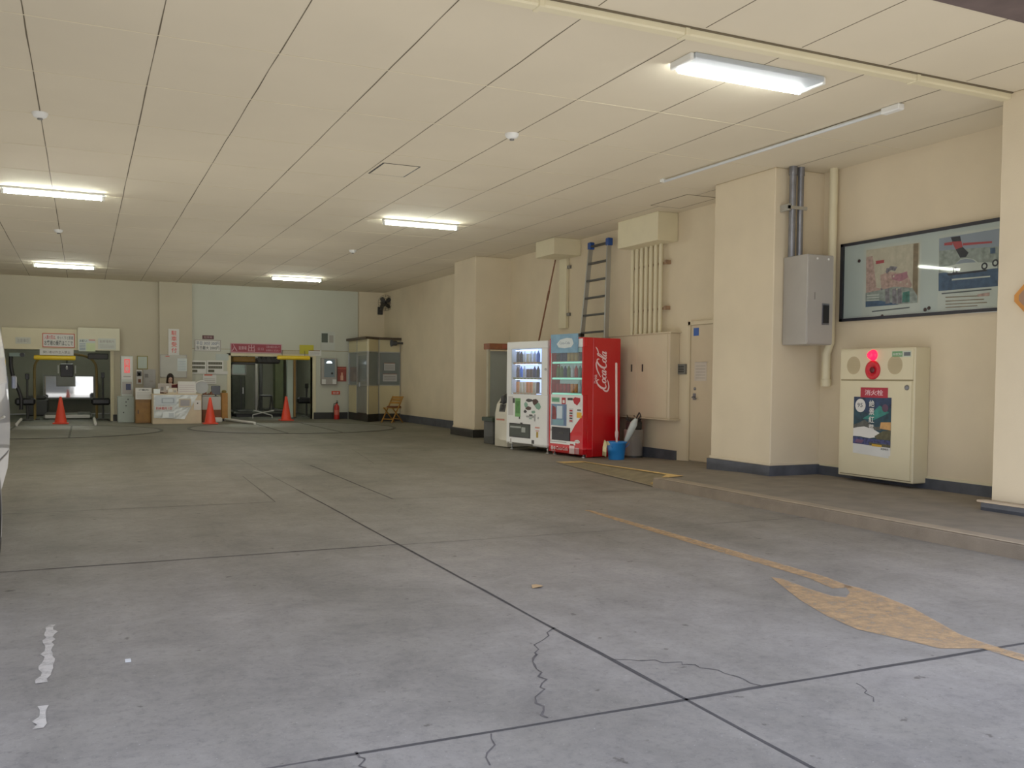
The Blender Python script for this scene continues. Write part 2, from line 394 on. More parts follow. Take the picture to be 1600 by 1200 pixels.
# walkway with kerb and its ramped end
wk = MB()
P0 = [(6.20, 4.0), (6.20, 9.25), (6.50, 9.45), (6.84, 12.3), (6.95, 12.9), (RW, 12.9), (RW, 4.0)]
def wz(y): return .11 if y < 9.4 else max(0.004, .11*(1-(y-9.4)/3.4))
top = [(6.34, 2.5), (6.34, 9.3), (6.55, 9.42), (6.70, 10.6), (6.86, 12.2), (6.95, 12.85)]
vs = []; fs = []
for (x, y) in top: vs += [(x, y, wz(y)), (RW, y, wz(y)), (x, y, -.02), (RW, y, -.02)]
for i in range(len(top)-1):
    a = 4*i; b = a+4; fs += [[a, b, b+1, a+1], [a+2, b+2, b, a]]
wk.add(vs, fs, 0)
wk.add([(7.2, 8.9, .002+.11), (8.4, 8.9, .002+.11)], [], 0)
struct('walkway_floor', wk, m_walk)
kb = MB()
prof = [(6.15, 0), (6.16, .10), (6.175, .112), (6.34, .112), (6.34, 0)]
n = len(prof); ys = [2.5, 9.28]; vs = [(x, y, z) for y in ys for x, z in prof]
kb.add(vs, [[i, i+1, n+i+1, n+i] for i in range(n-1)]+[list(range(n)), list(range(n, 2*n))[::-1]], 0)
kb.box(6.165, 6.20, 2.5, 9.2, .111, .1135, 1)
kb.add([(6.17, 4.0+i*.5, .0) for i in range(2)], [], 0)
struct('kerb', kb, [m_kerb, m_kerbtop])
# ramped drop kerb with yellow edges
rp = MB()
A = [(6.20, 9.20), (6.30, 10.3), (6.42, 11.4), (6.56, 12.45)]
B = [(6.54, 9.42), (6.66, 10.4), (6.76, 11.4), (6.88, 12.3)]
vs = []
for (a, b) in zip(A, B): vs += [(a[0], a[1], .006), (b[0], b[1], wz(b[1])+.008)]
rp.add(vs, [[2*i, 2*i+2, 2*i+3, 2*i+1] for i in range(3)], 0)
def lerp2(a, b, t): return (a[0]+(b[0]-a[0])*t, a[1]+(b[1]-a[1])*t)
for i in range(3):
    q = [lerp2(B[i], A[i], .10), B[i], B[i+1], lerp2(B[i+1], A[i+1], .10)]
    rp.add([(p[0], p[1], (.006+(wz(p[1])+.002)*(.9 if j in (0, 3) else 1))+.008) for j, p in enumerate(q)], [[0, 1, 2, 3]], 1)
rp.add([(A[0][0]-.02, A[0][1]-.02, .0), (A[0][0]-.02, A[0][1]-.02, .116), (6.36, 9.22, .118), (6.60, 9.28, .120), (6.56, 9.56, .120), (6.36, 9.42, .09), (6.26, 9.50, .02)], [[0, 1, 2, 5, 6], [2, 3, 4, 5]], 1)
rp.add([(6.56, 12.3, .012), (6.88, 12.15, .028), (6.92, 12.42, .022), (6.58, 12.62, .006)], [[0, 1, 2, 3]], 1)
rp.ribbon(FT(0, 0, 0), [(6.18, 9.2), (6.29, 10.3), (6.41, 11.4), (6.55, 12.5)], .03, .010, 2)
struct('kerb_ramp', rp, [mat('ramp_concrete', (128, 116, 88), .9, var=.12, vscale=6, bump=.4), m_kyellow, m_kerbtop])

# skirting
bb = MB(); bb.box(RW-.035, RW+.01, 5.8, 8.97, .10, .225); bb.box(RW-.03, RW+.01, 12.06, 18.3, 0, .17); bb.box(RW-.04, RW+.01, 19.6, 26.0, 0, .20)
struct('baseboard_right', bb, [m_base])
bb = MB(); bb.box(O2[1]+.03, 7.3, BY-.07, BY, 0, .20); bb.box(.72, .95, BY-.05, BY, 0, .18); bb.box(2.8, O2[0]-.08, BY-.05, BY, 0, .1)
struct('baseboard_back', bb, m_baseblk)

# lift bays behind the back wall
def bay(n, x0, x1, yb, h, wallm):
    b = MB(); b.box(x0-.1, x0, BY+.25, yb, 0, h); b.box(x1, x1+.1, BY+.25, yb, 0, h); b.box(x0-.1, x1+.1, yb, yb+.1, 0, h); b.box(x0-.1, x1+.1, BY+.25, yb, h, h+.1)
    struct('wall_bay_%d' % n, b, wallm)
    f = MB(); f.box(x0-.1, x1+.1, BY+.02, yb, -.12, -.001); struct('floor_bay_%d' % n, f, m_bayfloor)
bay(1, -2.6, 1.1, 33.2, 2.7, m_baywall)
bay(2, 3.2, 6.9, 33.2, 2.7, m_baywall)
# bay reveals
fr = MB(); fr.box(O1[1], O1[1]+.09, BY-.04, BY+.26, 0, O1[2]); struct('trim_3', fr, m_cream)
fr = MB(); fr.box(O2[0]-.10, O2[0], BY-.05, BY+.26, 0, O2[2]+.07); fr.box(O2[1], O2[1]+.10, BY-.05, BY+.26, 0, O2[2]); fr.box(O2[0]-.1, O2[1]+.1, BY-.05, BY+.26, O2[2], O2[2]+.07)
struct('trim_4', fr, m_cream)

# ------------------------------------------------------------------ ceiling fittings
def ceiling_light(loc, label, near=False):
    t = thing('ceiling_light', label, 'ceiling light', loc, 0, 'fluorescent ceiling lights')
    if near:
        b = MB(); b.box(-.665, .665, -.20, .06, -.045, 0, b=.006); b.build('housing', mat('fitting_plate', (172, 180, 186), .5, var=.02), t, True)
        d = MB(); d.box(-.655, .655, .045, .10, -.085, -.005, b=.02); d.build('diffuser', m_tube2, t, True)
        for s in (-1, 1):
            e = MB(); e.box(s*.665, s*.70, -.18, .11, -.06, 0, b=.006); e.build('end_cap', m_fix, t, True)
        return t
    b = MB(); b.box(-.66, .66, -.045, .045, -.035, 0, b=.005); b.build('housing', m_fix, t, True)
    d = MB(); d.tube([(-.62, 0, -.075), (.62, 0, -.075)], .022, 10); d.build('tube', m_tube, t, True)
    for s in (-1, 1):
        e = MB(); e.box(s*.62, s*.66, -.022, .022, -.10, -.03, b=.004); e.build('lamp_holder', m_fix, t, True)
    return t
ceiling_light((5.08, 6.34, CZ), 'wide boxed fluorescent light near the entrance, closest to the ceiling conduit', True)
L3 = ceiling_light((5.12, 14.75, CZ), 'lit bare fluorescent batten on the ceiling just beyond the square hatch')
dup(L3, (-.37, 14.7, CZ), 'lit bare fluorescent batten left of the ceiling seam, nearer of the left pair')
dup(L3, (-.40, 24.4, CZ), 'lit bare fluorescent batten above the left lift bay, farther of the left pair')
dup(L3, (5.08, 24.5, CZ), 'lit bare fluorescent batten above the red sign of the right lift bay')
for s in (0,):
    t = thing('smoke_detector', 'round white detector on the ceiling nearest the entrance on the left', 'smoke detector', (-.38, 10.45, CZ), 0, 'ceiling detectors')
    b = MB(); b.lathe((0, 0, 0), [(.075, 0), (.075, -.015), (.06, -.04), (.03, -.055), (0, -.056)], 20); b.build('body', m_white, t, True)
    b = MB(); b.lathe((0, 0, -.054), [(.025, 0), (.025, -.015), (0, -.017)], 12); b.build('sensor', m_greyd, t, True)
    sm = t
dup(sm, (4.15, 9.04, CZ), 'round white detector on the ceiling between the hatch and the near light')
dup(sm, (-.40, 18.7, CZ), 'small round white detector between the two left ceiling lights')
dup(sm, (5.03, 18.74, CZ), 'small round white detector between the hatch light and the farthest right light')
t = thing('ceiling_hatch', 'square access hatch with dark gap lines in the cream ceiling', 'hatch', (3.55, 11.27, CZ))
b = MB(); b.box(-.22, .22, -.31, .31, -.006, 0); b.build('panel', m_ceil, t, True)
b = MB()
for s in (-1, 1): b.box(s*.23-.010, s*.23+.010, -.32, .32, -.005, 0); b.box(-.23, .23, s*.32-.003, s*.32+.003, -.005, 0)
b.build('frame', m_black, t, True)
t = thing('ceiling_hatch', 'faint square hatch in the ceiling corner beside the middle pillar', 'hatch', (7.95, 11.3, CZ))
b = MB(); b.box(-.25, .25, -.45, .45, -.004, 0); b.build('panel', m_ceil, t, True)
b = MB()
for s in (-1, 1): b.box(s*.26-.006, s*.26+.006, -.46, .46, -.004, 0); b.box(-.26, .26, s*.46-.006, s*.46+.006, -.004, 0)
b.build('frame', m_seam, t, True)
b = MB(); b.box(LW, 7.56, 5.74, 5.84, CZ-.06, CZ, b=.012); b.box(LW, 7.56, 5.725, 5.74, CZ-.012, CZ, 1)
for x in (2.85, 4.05, 6.4): b.box(x-.02, x+.02, 5.73, 5.85, CZ-.066, CZ, b=.004)
o = b.build('ceiling_conduit', [m_wall2, m_seam], None, origin=(0, 5.78, CZ)); tag(o, 'long cream boxed conduit crossing the ceiling just inside the entrance', 'conduit')
t = thing('ceiling_rail', 'thin pale rail running along the ceiling towards the middle pillar', 'rail', (6.88, 8.35, CZ))
b = MB(); b.tube([(6.93, 6.6, CZ-.03), (6.84, 10.15, CZ-.03)], .018, 8); b.build('pipe', mat('pale_grey_pipe', (196, 200, 200), .5, var=.03), t)
b = MB(); b.box(6.89, 6.97, 6.40, 6.62, CZ-.06, CZ, b=.01); b.build('junction_box', m_white, t)
b = MB(); b.box(6.80, 6.87, 10.14, 10.2, CZ-.04, CZ, b=.004); b.build('bracket', m_fix, t)

# ------------------------------------------------------------------ right wall, near bay
# poster board
bz0, bz1, by0, by1 = 2.01, 2.95, 8.63, 5.75
t = thing('notice_board', 'long framed glass notice board with two posters on the right wall', 'notice board', (RW, 7.3, 2.0))
b = MB(); F = FR(by0, bz0, RW)
Wd = by0-by1; Hh = bz1-bz0
b.slab(F, .03, .03, Wd-.03, Hh-.03, .004, .02); b.build('backing_panel', mat('board_white', (206, 212, 208), .5, var=.02), t)
b = MB(); fwid = .034
b.slab(F, 0, 0, Wd, fwid, 0, .045); b.slab(F, 0, Hh-fwid, Wd, Hh, 0, .045); b.slab(F, 0, 0, fwid*1.4, Hh, 0, .045); b.slab(F, Wd-fwid, 0, Wd, Hh, 0, .045)
b.build('frame', mat('board_frame_dark', (40, 42, 50), .45, .3, var=.05), t)
b = MB(); b.slab(F, .04, .04, Wd-.04, Hh-.04, .038, .041); b.build('glass_pane', glass_mat('board_glass', (240, 243, 242), .015), t)
# left poster (kimono festival style scene in soft colours)
def wallpos(px, py, X=RW):
    p = atx(px, py, X); return by0-p.y, p.z-bz0
pal = [mat('poster_cream', (212, 198, 176), .6, var=.10, vscale=14), mat('poster_pink', (204, 166, 156), .6, var=.25, vscale=22), mat('poster_rose', (188, 126, 142), .6, var=.2, vscale=18),
       mat('poster_grey_violet', (140, 132, 142), .6, var=.3, vscale=22), mat('poster_teal', (70, 128, 118), .6, var=.3, vscale=18), mat('poster_brown', (146, 124, 100), .6, var=.2, vscale=14),
       mat('poster_pale', (214, 216, 208), .6, var=.05), mat('poster_blue', (72, 96, 128), .6, var=.2, vscale=16), m_print, mat('poster_redprint', (190, 70, 80), .6, var=.1), mat('poster_green_grey', (160, 166, 160), .6, var=.25, vscale=18)]
pt = thing('poster', 'faded pink and cream poster with a small crowd, left in the notice board', 'poster', (RW-.03, 8.1, 2.1))
b = MB(); O = .024
def PW(pts): return [wallpos(x, y) for x, y in pts]
b.poly(F, PW([(1352, 387), (1443, 374), (1440, 492), (1349, 499)]), O, 6)
b.poly(F, PW([(1356, 391), (1440, 379), (1437, 473), (1355, 480)]), O+.001, 0)
b.poly(F, PW([(1356, 402), (1366, 400), (1372, 450), (1398, 452), (1396, 464), (1356, 466)]), O+.0015, 1)
b.poly(F, PW([(1371, 408), (1384, 406), (1384, 411), (1371, 413)]), O+.0016, 9)
b.poly(F, PW([(1378, 430), (1392, 425), (1420, 428), (1428, 446), (1420, 456), (1380, 460)]), O+.0018, 1)
b.poly(F, PW([(1386, 424), (1394, 416), (1405, 417), (1401, 424), (1395, 422), (1388, 428)]), O+.002, 3)
b.poly(F, PW([(1396, 430), (1408, 428), (1420, 424), (1421, 434), (1410, 440), (1397, 437)]), O+.002, 2)
b.poly(F, PW([(1430, 381), (1438, 380), (1436, 472), (1428, 474)]), O+.0021, 5)
b.poly(F, PW([(1355, 458), (1384, 452), (1400, 448), (1428, 450), (1436, 462), (1436, 473), (1355, 480)]), O+.0022, 10)
b.poly(F, PW([(1355, 471), (1378, 470), (1400, 474), (1408, 476), (1355, 480)]), O+.0024, 7)
b.poly(F, PW([(1413, 457), (1424, 455), (1424, 472), (1412, 473)]), O+.0025, 4)
for x in (1386, 1397, 1405): b.poly(F, PW([(x, 452), (x+6, 450), (x+7, 474), (x, 475)]), O+.0026, 3)
for x, y, r in ((1389, 421, .016), (1399, 432, .013), (1410, 441, .013), (1380, 452, .014), (1420, 444, .012), (1404, 452, .012)):
    u, v = wallpos(x, y); b.disc(F, u, v, r, O+.0028, 3 if r > .013 else 0, 12)
for i in range(3): b.poly(F, PW([(1357, 461+i*4), (1376, 460+i*4), (1376, 461.5+i*4), (1357, 462.5+i*4)]), O+.0027, 6)
b.poly(F, PW([(1365, 486), (1424, 479.5), (1424, 481.5), (1365, 488)]), O+.002, 8)
b.build('printed_sheet', pal, pt)
pt = thing('poster', 'blue and white poster with a pale vintage car, right in the notice board', 'poster', (RW-.03, 6.9, 2.1))
b = MB()
b.poly(F, PW([(1469, 368), (1574, 352), (1574, 487), (1467, 492)]), O, 6)
b.poly(F, PW([(1470, 373), (1566, 357), (1565, 447), (1469, 455)]), O+.001, 0+10)
b.poly(F, PW([(1470, 373), (1566, 357), (1566, 385), (1470, 392)]), O+.0012, 11)
b.poly(F, PW([(1469, 427), (1566, 419), (1565, 447), (1469, 455)]), O+.0014, 7)
b.poly(F, PW([(1488, 371), (1503, 369), (1506, 385), (1516, 395), (1512, 402), (1503, 403), (1497, 392)]), O+.002, 12)
b.poly(F, PW([(1490, 378), (1505, 377), (1507, 386), (1496, 390)]), O+.0022, 9)
b.poly(F, PW([(1478, 380), (1491, 378), (1491, 383), (1478, 384)]), O+.0022, 9)
b.poly(F, PW([(1507, 380), (1553, 377), (1553, 380), (1507, 384)]), O+.0022, 9)
b.poly(F, PW([(1473, 424), (1477, 417), (1494, 414), (1502, 406), (1512, 403), (1524, 405), (1531, 410), (1548, 410), (1561, 412), (1561, 419), (1520, 424), (1486, 427)]), O+.0024, 6)
b.poly(F, PW([(1495, 413), (1503, 406.5), (1512, 404.5), (1523, 406), (1528, 410), (1512, 411)]), O+.0026, 11)
for x, y in ((1495, 423), (1541, 416), (1558, 411)):
    u, v = wallpos(x, y); b.disc(F, u, v, .038, O+.0028, 12, 16); b.disc(F, u, v, .02, O+.0030, 6, 12)
b.poly(F, PW([(1482, 428), (1546, 421), (1544, 424), (1485, 431)]), O+.0027, 12)
b.poly(F, PW([(1550, 388), (1558, 387), (1558, 396), (1550, 397)]), O+.0023, 7)
b.poly(F, PW([(1490, 436), (1550, 431), (1550, 433), (1490, 438.5)]), O+.0023, 6)
b.poly(F, PW([(1474, 458), (1552, 451), (1552, 453), (1474, 460)]), O+.0023, 8)
for i, (y, x1) in enumerate(((464, 1548), (470, 1540), (475, 1545), (480, 1530))): b.poly(F, PW([(1480, y), (x1, y-3), (x1, y-1.5), (1480, y+1.5)]), O+.0023, 5)
b.poly(F, PW([(1530, 460), (1549, 457), (1549, 462), (1530, 464)]), O+.0024, 1)
b.build('printed_sheet', pal+[mat('poster_sky', (156, 164, 180), .6, var=.08), mat('poster_dark', (44, 46, 62), .6, var=.2)], pt)
for (x, y, lab) in ((1345, 408, 'dark round magnet at the left end of the notice board'), (1448, 484, 'left dark magnet of the pair below the gap between the posters'), (1454, 481.5, 'right dark magnet of the pair below the gap between the posters'), (1381, 494, 'dark magnet at the bottom edge under the pink poster')):
    u, v = wallpos(x, y); p = F.p(u, v, .022)
    b = MB(); b.lathe(p, [(.02, 0), (.02, -.008), (.014, -.014), (0, -.014)], 14, axis='x'); tag(b.build('magnet', mat('magnet_dark', (64, 34, 34), .5), None, origin=p), lab, 'magnet', 'magnets on the notice board')

# fire hydrant cabinet
HX = 8.20
t = thing('fire_hydrant_cabinet', 'cream steel fire hydrant cabinet with red lamp on the right wall', 'hydrant cabinet', (8.3, 7.9, .17))
y0, y1, z0, z1 = 7.30, 8.40, .17, 1.665
b = MB(); b.box(HX, RW-.002, y0, y1, z0, z1, b=.008); b.build('body', m_cream, t)
F = FR(y1, z0, HX); Wd = y1-y0; Hh = z1-z0
b = MB(); b.slab(F, .02, 1.14, Wd-.02, Hh-.02, 0, .008); b.build('upper_panel', m_cream, t)
b = MB(); b.slab(F, .05, .03, Wd-.03, 1.12, 0, .014, 0); b.rect(F, .02, 1.122, Wd-.02, 1.138, .001, 1); b.rect(F, .03, .018, Wd-.02, .026, .001, 1); dr = b.build('door', [m_cream, m_creamd], t)
b = MB(); b.lathe(F.p(Wd-.09, 1.05, .014), [(.028, 0), (.028, -.012), (.016, -.02), (0, -.02)], 16, axis='x'); b.build('latch', m_galv, dr)
for u in (.22, .83):
    b = MB(); b.disc(F, u, 1.30, .105, .0095, 0, 28)
    for i in range(-4, 5):
        for j in range(-4, 5):
            if i*i+j*j < 17: b.disc(F, u+i*.021, 1.30+j*.021, .005, .0105, 1, 6)
    b.build('speaker_grille', [mat('grille_beige', (178, 164, 128), .7), m_creamd], t)
u, v = .515, 1.415
b = MB(); b.lathe(F.p(u, v, .008), [(.062, 0), (.062, -.012), (.05, -.02), (.045, -.05), (.03, -.07), (0, -.076)], 24, axis='x'); b.build('warning_lamp', mat('red_lamp_lens', (230, 20, 50), .2, var=0, emit=(255, 20, 60), es=1.6), t)
b = MB(); b.lathe(F.p(u, 1.245, .008), [(.108, 0), (.108, -.012), (.09, -.022), (.06, -.016), (.055, -.008), (0, -.008)], 28, axis='x'); bt = b.build('alarm_button', mat('alarm_red', (196, 14, 34), .35, var=.03), t)
b = MB(); b.lathe(F.p(u, 1.245, .018), [(.034, 0), (.034, -.008), (0, -.01)], 16, axis='x'); b.build('button_cap', mat('alarm_button_dark', (90, 8, 18), .4), bt)
b = MB(); b.rect(F, .78, 1.385, 1.05, 1.455, .0092, 0); b.rect(F, .79, 1.392, .93, 1.45, .0098, 1); b.rect(F, .95, 1.40, 1.04, 1.44, .0098, 2); b.text(F, '消火栓使用法', .80, 1.405, .92, 1.435, .0104, 3)
b.build('instruction_sticker', [mat('sticker_pale', (186, 196, 176), .6), mat('sticker_green', (96, 150, 96), .6), m_print, m_paper], t)
b = MB(); b.slab(F, .345, .93, .745, 1.045, .014, .018, 0); b.text(F, '消火栓', .41, .955, .68, 1.02, .0195, 1)
b.build('name_plate', [m_signred, mat('sign_pink_white', (232, 190, 196), .6)], t)
# poster taped to the hydrant door
pt = thing('poster', 'teal mountain travel poster taped to the hydrant cabinet door', 'poster', (HX-.015, 7.85, .5))
b = MB(); px0, px1, pz0, pz1 = .245, .80, .28, .935
PU = lambda u, v: (px0+(px1-px0)*u, pz0+(pz1-pz0)*v)
o_ = .0155
def q(pts, mi, k): b.poly(F, [PU(*p) for p in pts], o_+k*.0004, mi)
q([(0, 0), (1, 0), (1, 1), (0, 1)], 0, 0)
q([(.0, .18), (1, .16), (1, 1), (0, 1)], 1, 1)
q([(.0, .78), (.4, .72), (.75, .78), (1, .82), (1, 1), (0, 1)], 2, 2)
q([(.25, .62), (.55, .60), (.95, .74), (.7, .86), (.45, .7)], 3, 3)
q([(0, .5), (.15, .54), (.3, .6), (.42, .55), (.6, .48), (.75, .5), (.75, .43), (0, .43)], 7, 4)
q([(0, .44), (.12, .46), (.3, .48), (.55, .44), (.78, .36), (.7, .32), (.45, .28), (.2, .30), (0, .30)], 0, 5)
q([(.58, .32), (.8, .42), (1, .44), (1, .27), (.65, .27)], 4, 6)
q([(.72, .46), (1, .44), (1, .58), (.74, .57)], 5, 7)
q([(0, .17), (1, .14), (1, .26), (.5, .27), (0, .29)], 6, 8)
q([(.45, .155), (1, .145), (1, .19), (.45, .21)], 4, 9)
q([(.52, .145), (.78, .14), (.78, .175), (.52, .185)], 8, 10)
q([(.05, .19), (.25, .185), (.3, .24), (.1, .25)], 9, 10)
q([(0, 0), (.96, -.04), (.97, .14), (0, .16)], 10, 2)
b.disc(F, px0+.105, pz1-.10, .078, o_+.005, 0, 24); b.text(F, '95', px0+.06, pz1-.12, px0+.14, pz1-.07, o_+.006, 11)
for i, ch in enumerate('絶景紅葉'): b.text(F, ch, px0+.235, pz1-.11-i*.092, px0+.315, pz1-.035-i*.092, o_+.006, 0)
b.text(F, '黒部峡谷', px0+.42, pz0+.06, px0+.53, pz0+.085, o_+.006, 11)
b.disc(F, px0+.47, pz1-.12, .045, o_+.004, 9, 16)
b.build('printed_sheet', [m_paper, mat('travel_deep_teal', (20, 58, 72), .6, var=.35, vscale=14), mat('travel_blue', (30, 52, 84), .6, var=.5, vscale=10), mat('travel_aurora', (40, 122, 112), .6, var=.3, vscale=12),
    mat('travel_olive', (78, 76, 52), .6, var=.3, vscale=20), mat('travel_orange', (196, 148, 88), .6, var=.15, vscale=20), mat('travel_indigo', (52, 60, 108), .6, var=.5, vscale=26), mat('travel_moss', (76, 78, 72), .6, var=.3, vscale=20),
    mat('travel_gold', (190, 150, 40), .6), mat('travel_dusk', (96, 66, 92), .6, var=.3), mat('travel_caption', (206, 208, 204), .6, var=.05), m_print], pt)

# grey electrical cabinet with galvanised conduits on the pillar side
t = thing('electrical_cabinet', 'grey steel electrical cabinet on the side of the middle pillar', 'electrical box', (8.1, 8.75, 1.72))
cx0, cx1, cy0, cy1, cz0, cz1 = 7.79, 8.20, 8.54, 8.955, 1.72, 2.79
cx1 = aty(1301, 470, cy0).x
b = MB(); b.box(cx0, cx1, cy0, cy1, cz0, cz1, b=.006); b.build('body', m_grey, t)
F = FB(cx0, cz0, cy0); wd = cx1-cx0; hh = cz1-cz0
b = MB(); b.slab(F, .01, .01, wd-.01, hh-.01, 0, .012); d_ = b.build('door', mat('grey_painted_door', (166, 163, 156), .45, .1, var=.03), t)
b = MB(); b.slab(F, wd*.56, hh*.22, wd*.84, hh*.46, .012, .016, 0); b.slab(F, wd*.60, hh*.24, wd*.80, hh*.44, .016, .03, 1); b.build('handle', [m_galv, m_black], d_)
b = MB(); b.slab(F, wd*.26, hh*.50, wd*.29, hh*.58, .012, .014); b.build('nameplate_mark', m_greyd, d_)
for u in (.35, .78):
    b = MB(); b.lathe(F.p(wd*u, hh*.955, .012), [(.014, 0), (.014, -.006), (0, -.008)], 10, axis='y'); b.build('screw', m_white, d_)
t = thing('conduit_pair', 'two galvanised grey conduits rising from the grey cabinet to the ceiling', 'conduit', (7.9, 8.86, cz1))
xa = aty(1239, 330, 8.84).x; xb = aty(1250, 330, 8.86).x
for xx, rr in ((xa+.008, .042), (xb+.004, .038)):
    b = MB(); b.tube([(xx, 8.86, cz1), (xx, 8.86, CZ-.05)], rr, 14); b.tube([(xx, 8.86, CZ-.10), (xx, 8.86, CZ)], rr*1.2, 14); b.build('pipe', m_galv, t)
b = MB(); b.box(xa-.09, xb+.07, 8.81, 8.83, 3.36, 3.40); b.box(xa-.09, xa-.06, 8.81, 8.965, 3.34, 3.42); b.build('clamp', m_alu, t)
# cream drain pipe in the corner
t = thing('drain_pipe', 'cream painted pipe running down the wall left of the notice board', 'pipe', (8.36, 8.8, 1.2))
pxx = 8.34; pyy = 8.72
b = MB(); b.tube([(pxx, pyy, CZ), (pxx, pyy, 1.75), (pxx-.01, pyy+.05, 1.62), (pxx, pyy+.06, 1.27)], .052, 14); b.build('pipe', m_wall2, t)
b = MB(); b.lathe((pxx, pyy+.06, 1.22), [(.06, 0), (.062, .08), (.055, .09)], 14); b.build('end_collar', m_wall2, t)

# orange sign corner on near pillar
c = atx(1583, 466, 7.50); t = thing('diamond_sign', 'orange edged brown diamond plate on the near pillar', 'sign', (7.5, c.y-.27, c.z))
F = Frame((7.53, c.y-.27, c.z), (0, -1, 0), (0, 0, 1))
def dia(r, k=.30): return [(-r, -r*k*.35), (-r, r*k*.35), (-r*k*.35, r), (r*k*.35, r), (r, r*k*.35), (r, -r*k*.35), (r*k*.35, -r), (-r*k*.35, -r)]
b = MB(); b.prism([F.p(u, v, -.02) for u, v in dia(.27)], F.n*.035); b.build('plate', mat('sign_orange_edge', (196, 128, 50), .5, var=.1), t)
b = MB(); b.poly(F, dia(.225), .0165); b.build('face', mat('sign_brown_face', (150, 116, 90), .5, var=.08), t)

# ------------------------------------------------------------------ right wall, vending alcove
# door
t = MB(); Fd = FR(11.74, .05, RW)
door = MB(); door.slab(Fd, .06, .01, 1.0, 2.06, 0, .03, 0); 
do = struct('door_1', door, mat('cream_door', (196, 180, 150), .5, var=.03))
b = MB(); b.slab(Fd, 0, 0, .055, 2.12, 0, .05); b.slab(Fd, 0, 2.065, 1.1, 2.12, 0, .05); struct('door_frame', b, mat('cream_door_frame', (204, 190, 158), .5, var=.03), do)
b = MB(); b.slab(Fd, .13, .93, .20, 1.03, .03, .036); b.tube([Fd.p(.165, .97, .03), Fd.p(.165, .97, .075)], .014, 8); b.tube([Fd.p(.165, .97, .075), Fd.p(.27, .95, .075)], .012, 8); b.lathe(Fd.p(.18, 1.10, .03), [(.022, 0), (.022, -.015), (0, -.018)], 12, axis='x')
struct('door_handle', b, m_galv, do)
o = MB(); p = Fd.p(.12, 1.90, .032); o.slab(Fd, .12, 1.90, .25, 2.02, .031, .034); tag(o.build('blue_sticker', mat('sticker_blue', (24, 78, 160), .5), None, origin=p), 'small square blue sticker at the top corner of the cream door', 'sticker')
o = MB(); o.slab(Fd, .16, 1.22, .46, 1.50, .031, .033, 0); o.rect(Fd, .17, 1.50, .5, 1.505, .034, 1)
for i in range(5): o.rect(Fd, .19, 1.26+i*.045, .43, 1.265+i*.045, .034, 1)
tag(o.build('paper_notice', [mat('notice_lilac', (192, 182, 168), .7), m_greyd], None, origin=Fd.p(.3, 1.3, .03)), 'pale paper notice taped to the cream door', 'notice')
# keypad
p0 = atx(1061, 568, RW); t = thing('wall_keypad', 'small dark grey keypad between the door and the beige cabinet', 'keypad', (RW, p0.y, p0.z))
F = FR(p0.y, p0.z-.17, RW)
b = MB(); b.slab(F, 0, 0, .21, .16, 0, .03); b.build('plate', mat('keypad_grey', (104, 104, 98), .5, var=.05), t)
b = MB()
for i in range(3):
    for j in range(3): b.slab(F, .035+i*.05, .03+j*.038, .07+i*.05, .055+j*.038, .03, .036)
b.build('keys', m_dark, t)
# big beige wall cabinet
t = thing('wall_cabinet', 'large shallow beige cabinet with two doors on the wall behind the red machine', 'cabinet', (8.3, 13, .67))
z0, z1, y0, y1, X0 = .67, 2.01, 12.02, 14.4, 8.25
m_beige = mat('beige_cabinet_paint', (204, 190, 160), .55, var=.03)
b = MB(); b.box(X0, RW-.002, y0, y1, z0, z1, b=.006); b.box(X0-.02, RW-.002, y0-.05, y1, z0-.02, z0, b=.003); b.box(X0-.02, RW, y0-.05, y1, z1, z1+.015); b.build('body', m_beige, t)
F = FR(13.28, z0, X0)
hA, hB = 13.28-atx(987, 588, X0).y, 13.28-atx(1004, 588, X0).y; hm = (hA+hB)/2
for u0, u1, hu in ((-1.0, hm-.01, hA), (hm+.01, 1.2, hB)):
    b = MB(); b.slab(F, u0+.01, .02, u1, z1-z0-.02, 0, .01); d_ = b.build('door', m_beige, t)
    b = MB(); b.slab(F, hu, .74, hu+.03, .86, .01, .02); b.build('handle', m_dark, d_)
for yy in ():
    pass
# boxes and pipes on the wall
b = MB(); b.box(8.05, RW-.004, 12.11, 13.29, 3.44, CZ, b=.006); tag(b.build('duct_box', m_wall2, None, origin=(8.2, 12.7, 3.44)), 'large cream boxed duct under the ceiling above the seven pipes', 'duct')
b = MB(); b.box(7.86, RW-.004, 15.22, 15.98, 3.58, CZ, b=.006); tag(b.build('duct_box', m_wall2, None, origin=(8.1, 15.6, 3.58)), 'small cream boxed duct under the ceiling above the flat trunking', 'duct')
ch0 = atx(875, 420, RW-.05).y; ch1 = atx(886, 420, RW-.05).y
t = thing('flat_trunking', 'flat cream trunking running down the wall from the small duct box', 'trunking', (RW, ch1, 2.3))
b = MB(); b.box(RW-.07, RW-.004, ch1, ch0, 2.25, 3.6, b=.006); b.build('channel', m_wall2, t)
for zz in (2.48, 3.38):
    b = MB(); b.box(RW-.05, RW-.004, ch1-.09, ch1, zz, zz+.06); b.build('bracket', m_greyd, t)
ya = atx(988, 450, RW-.09).y; yb_ = atx(1032, 450, RW-.09).y
pp = None
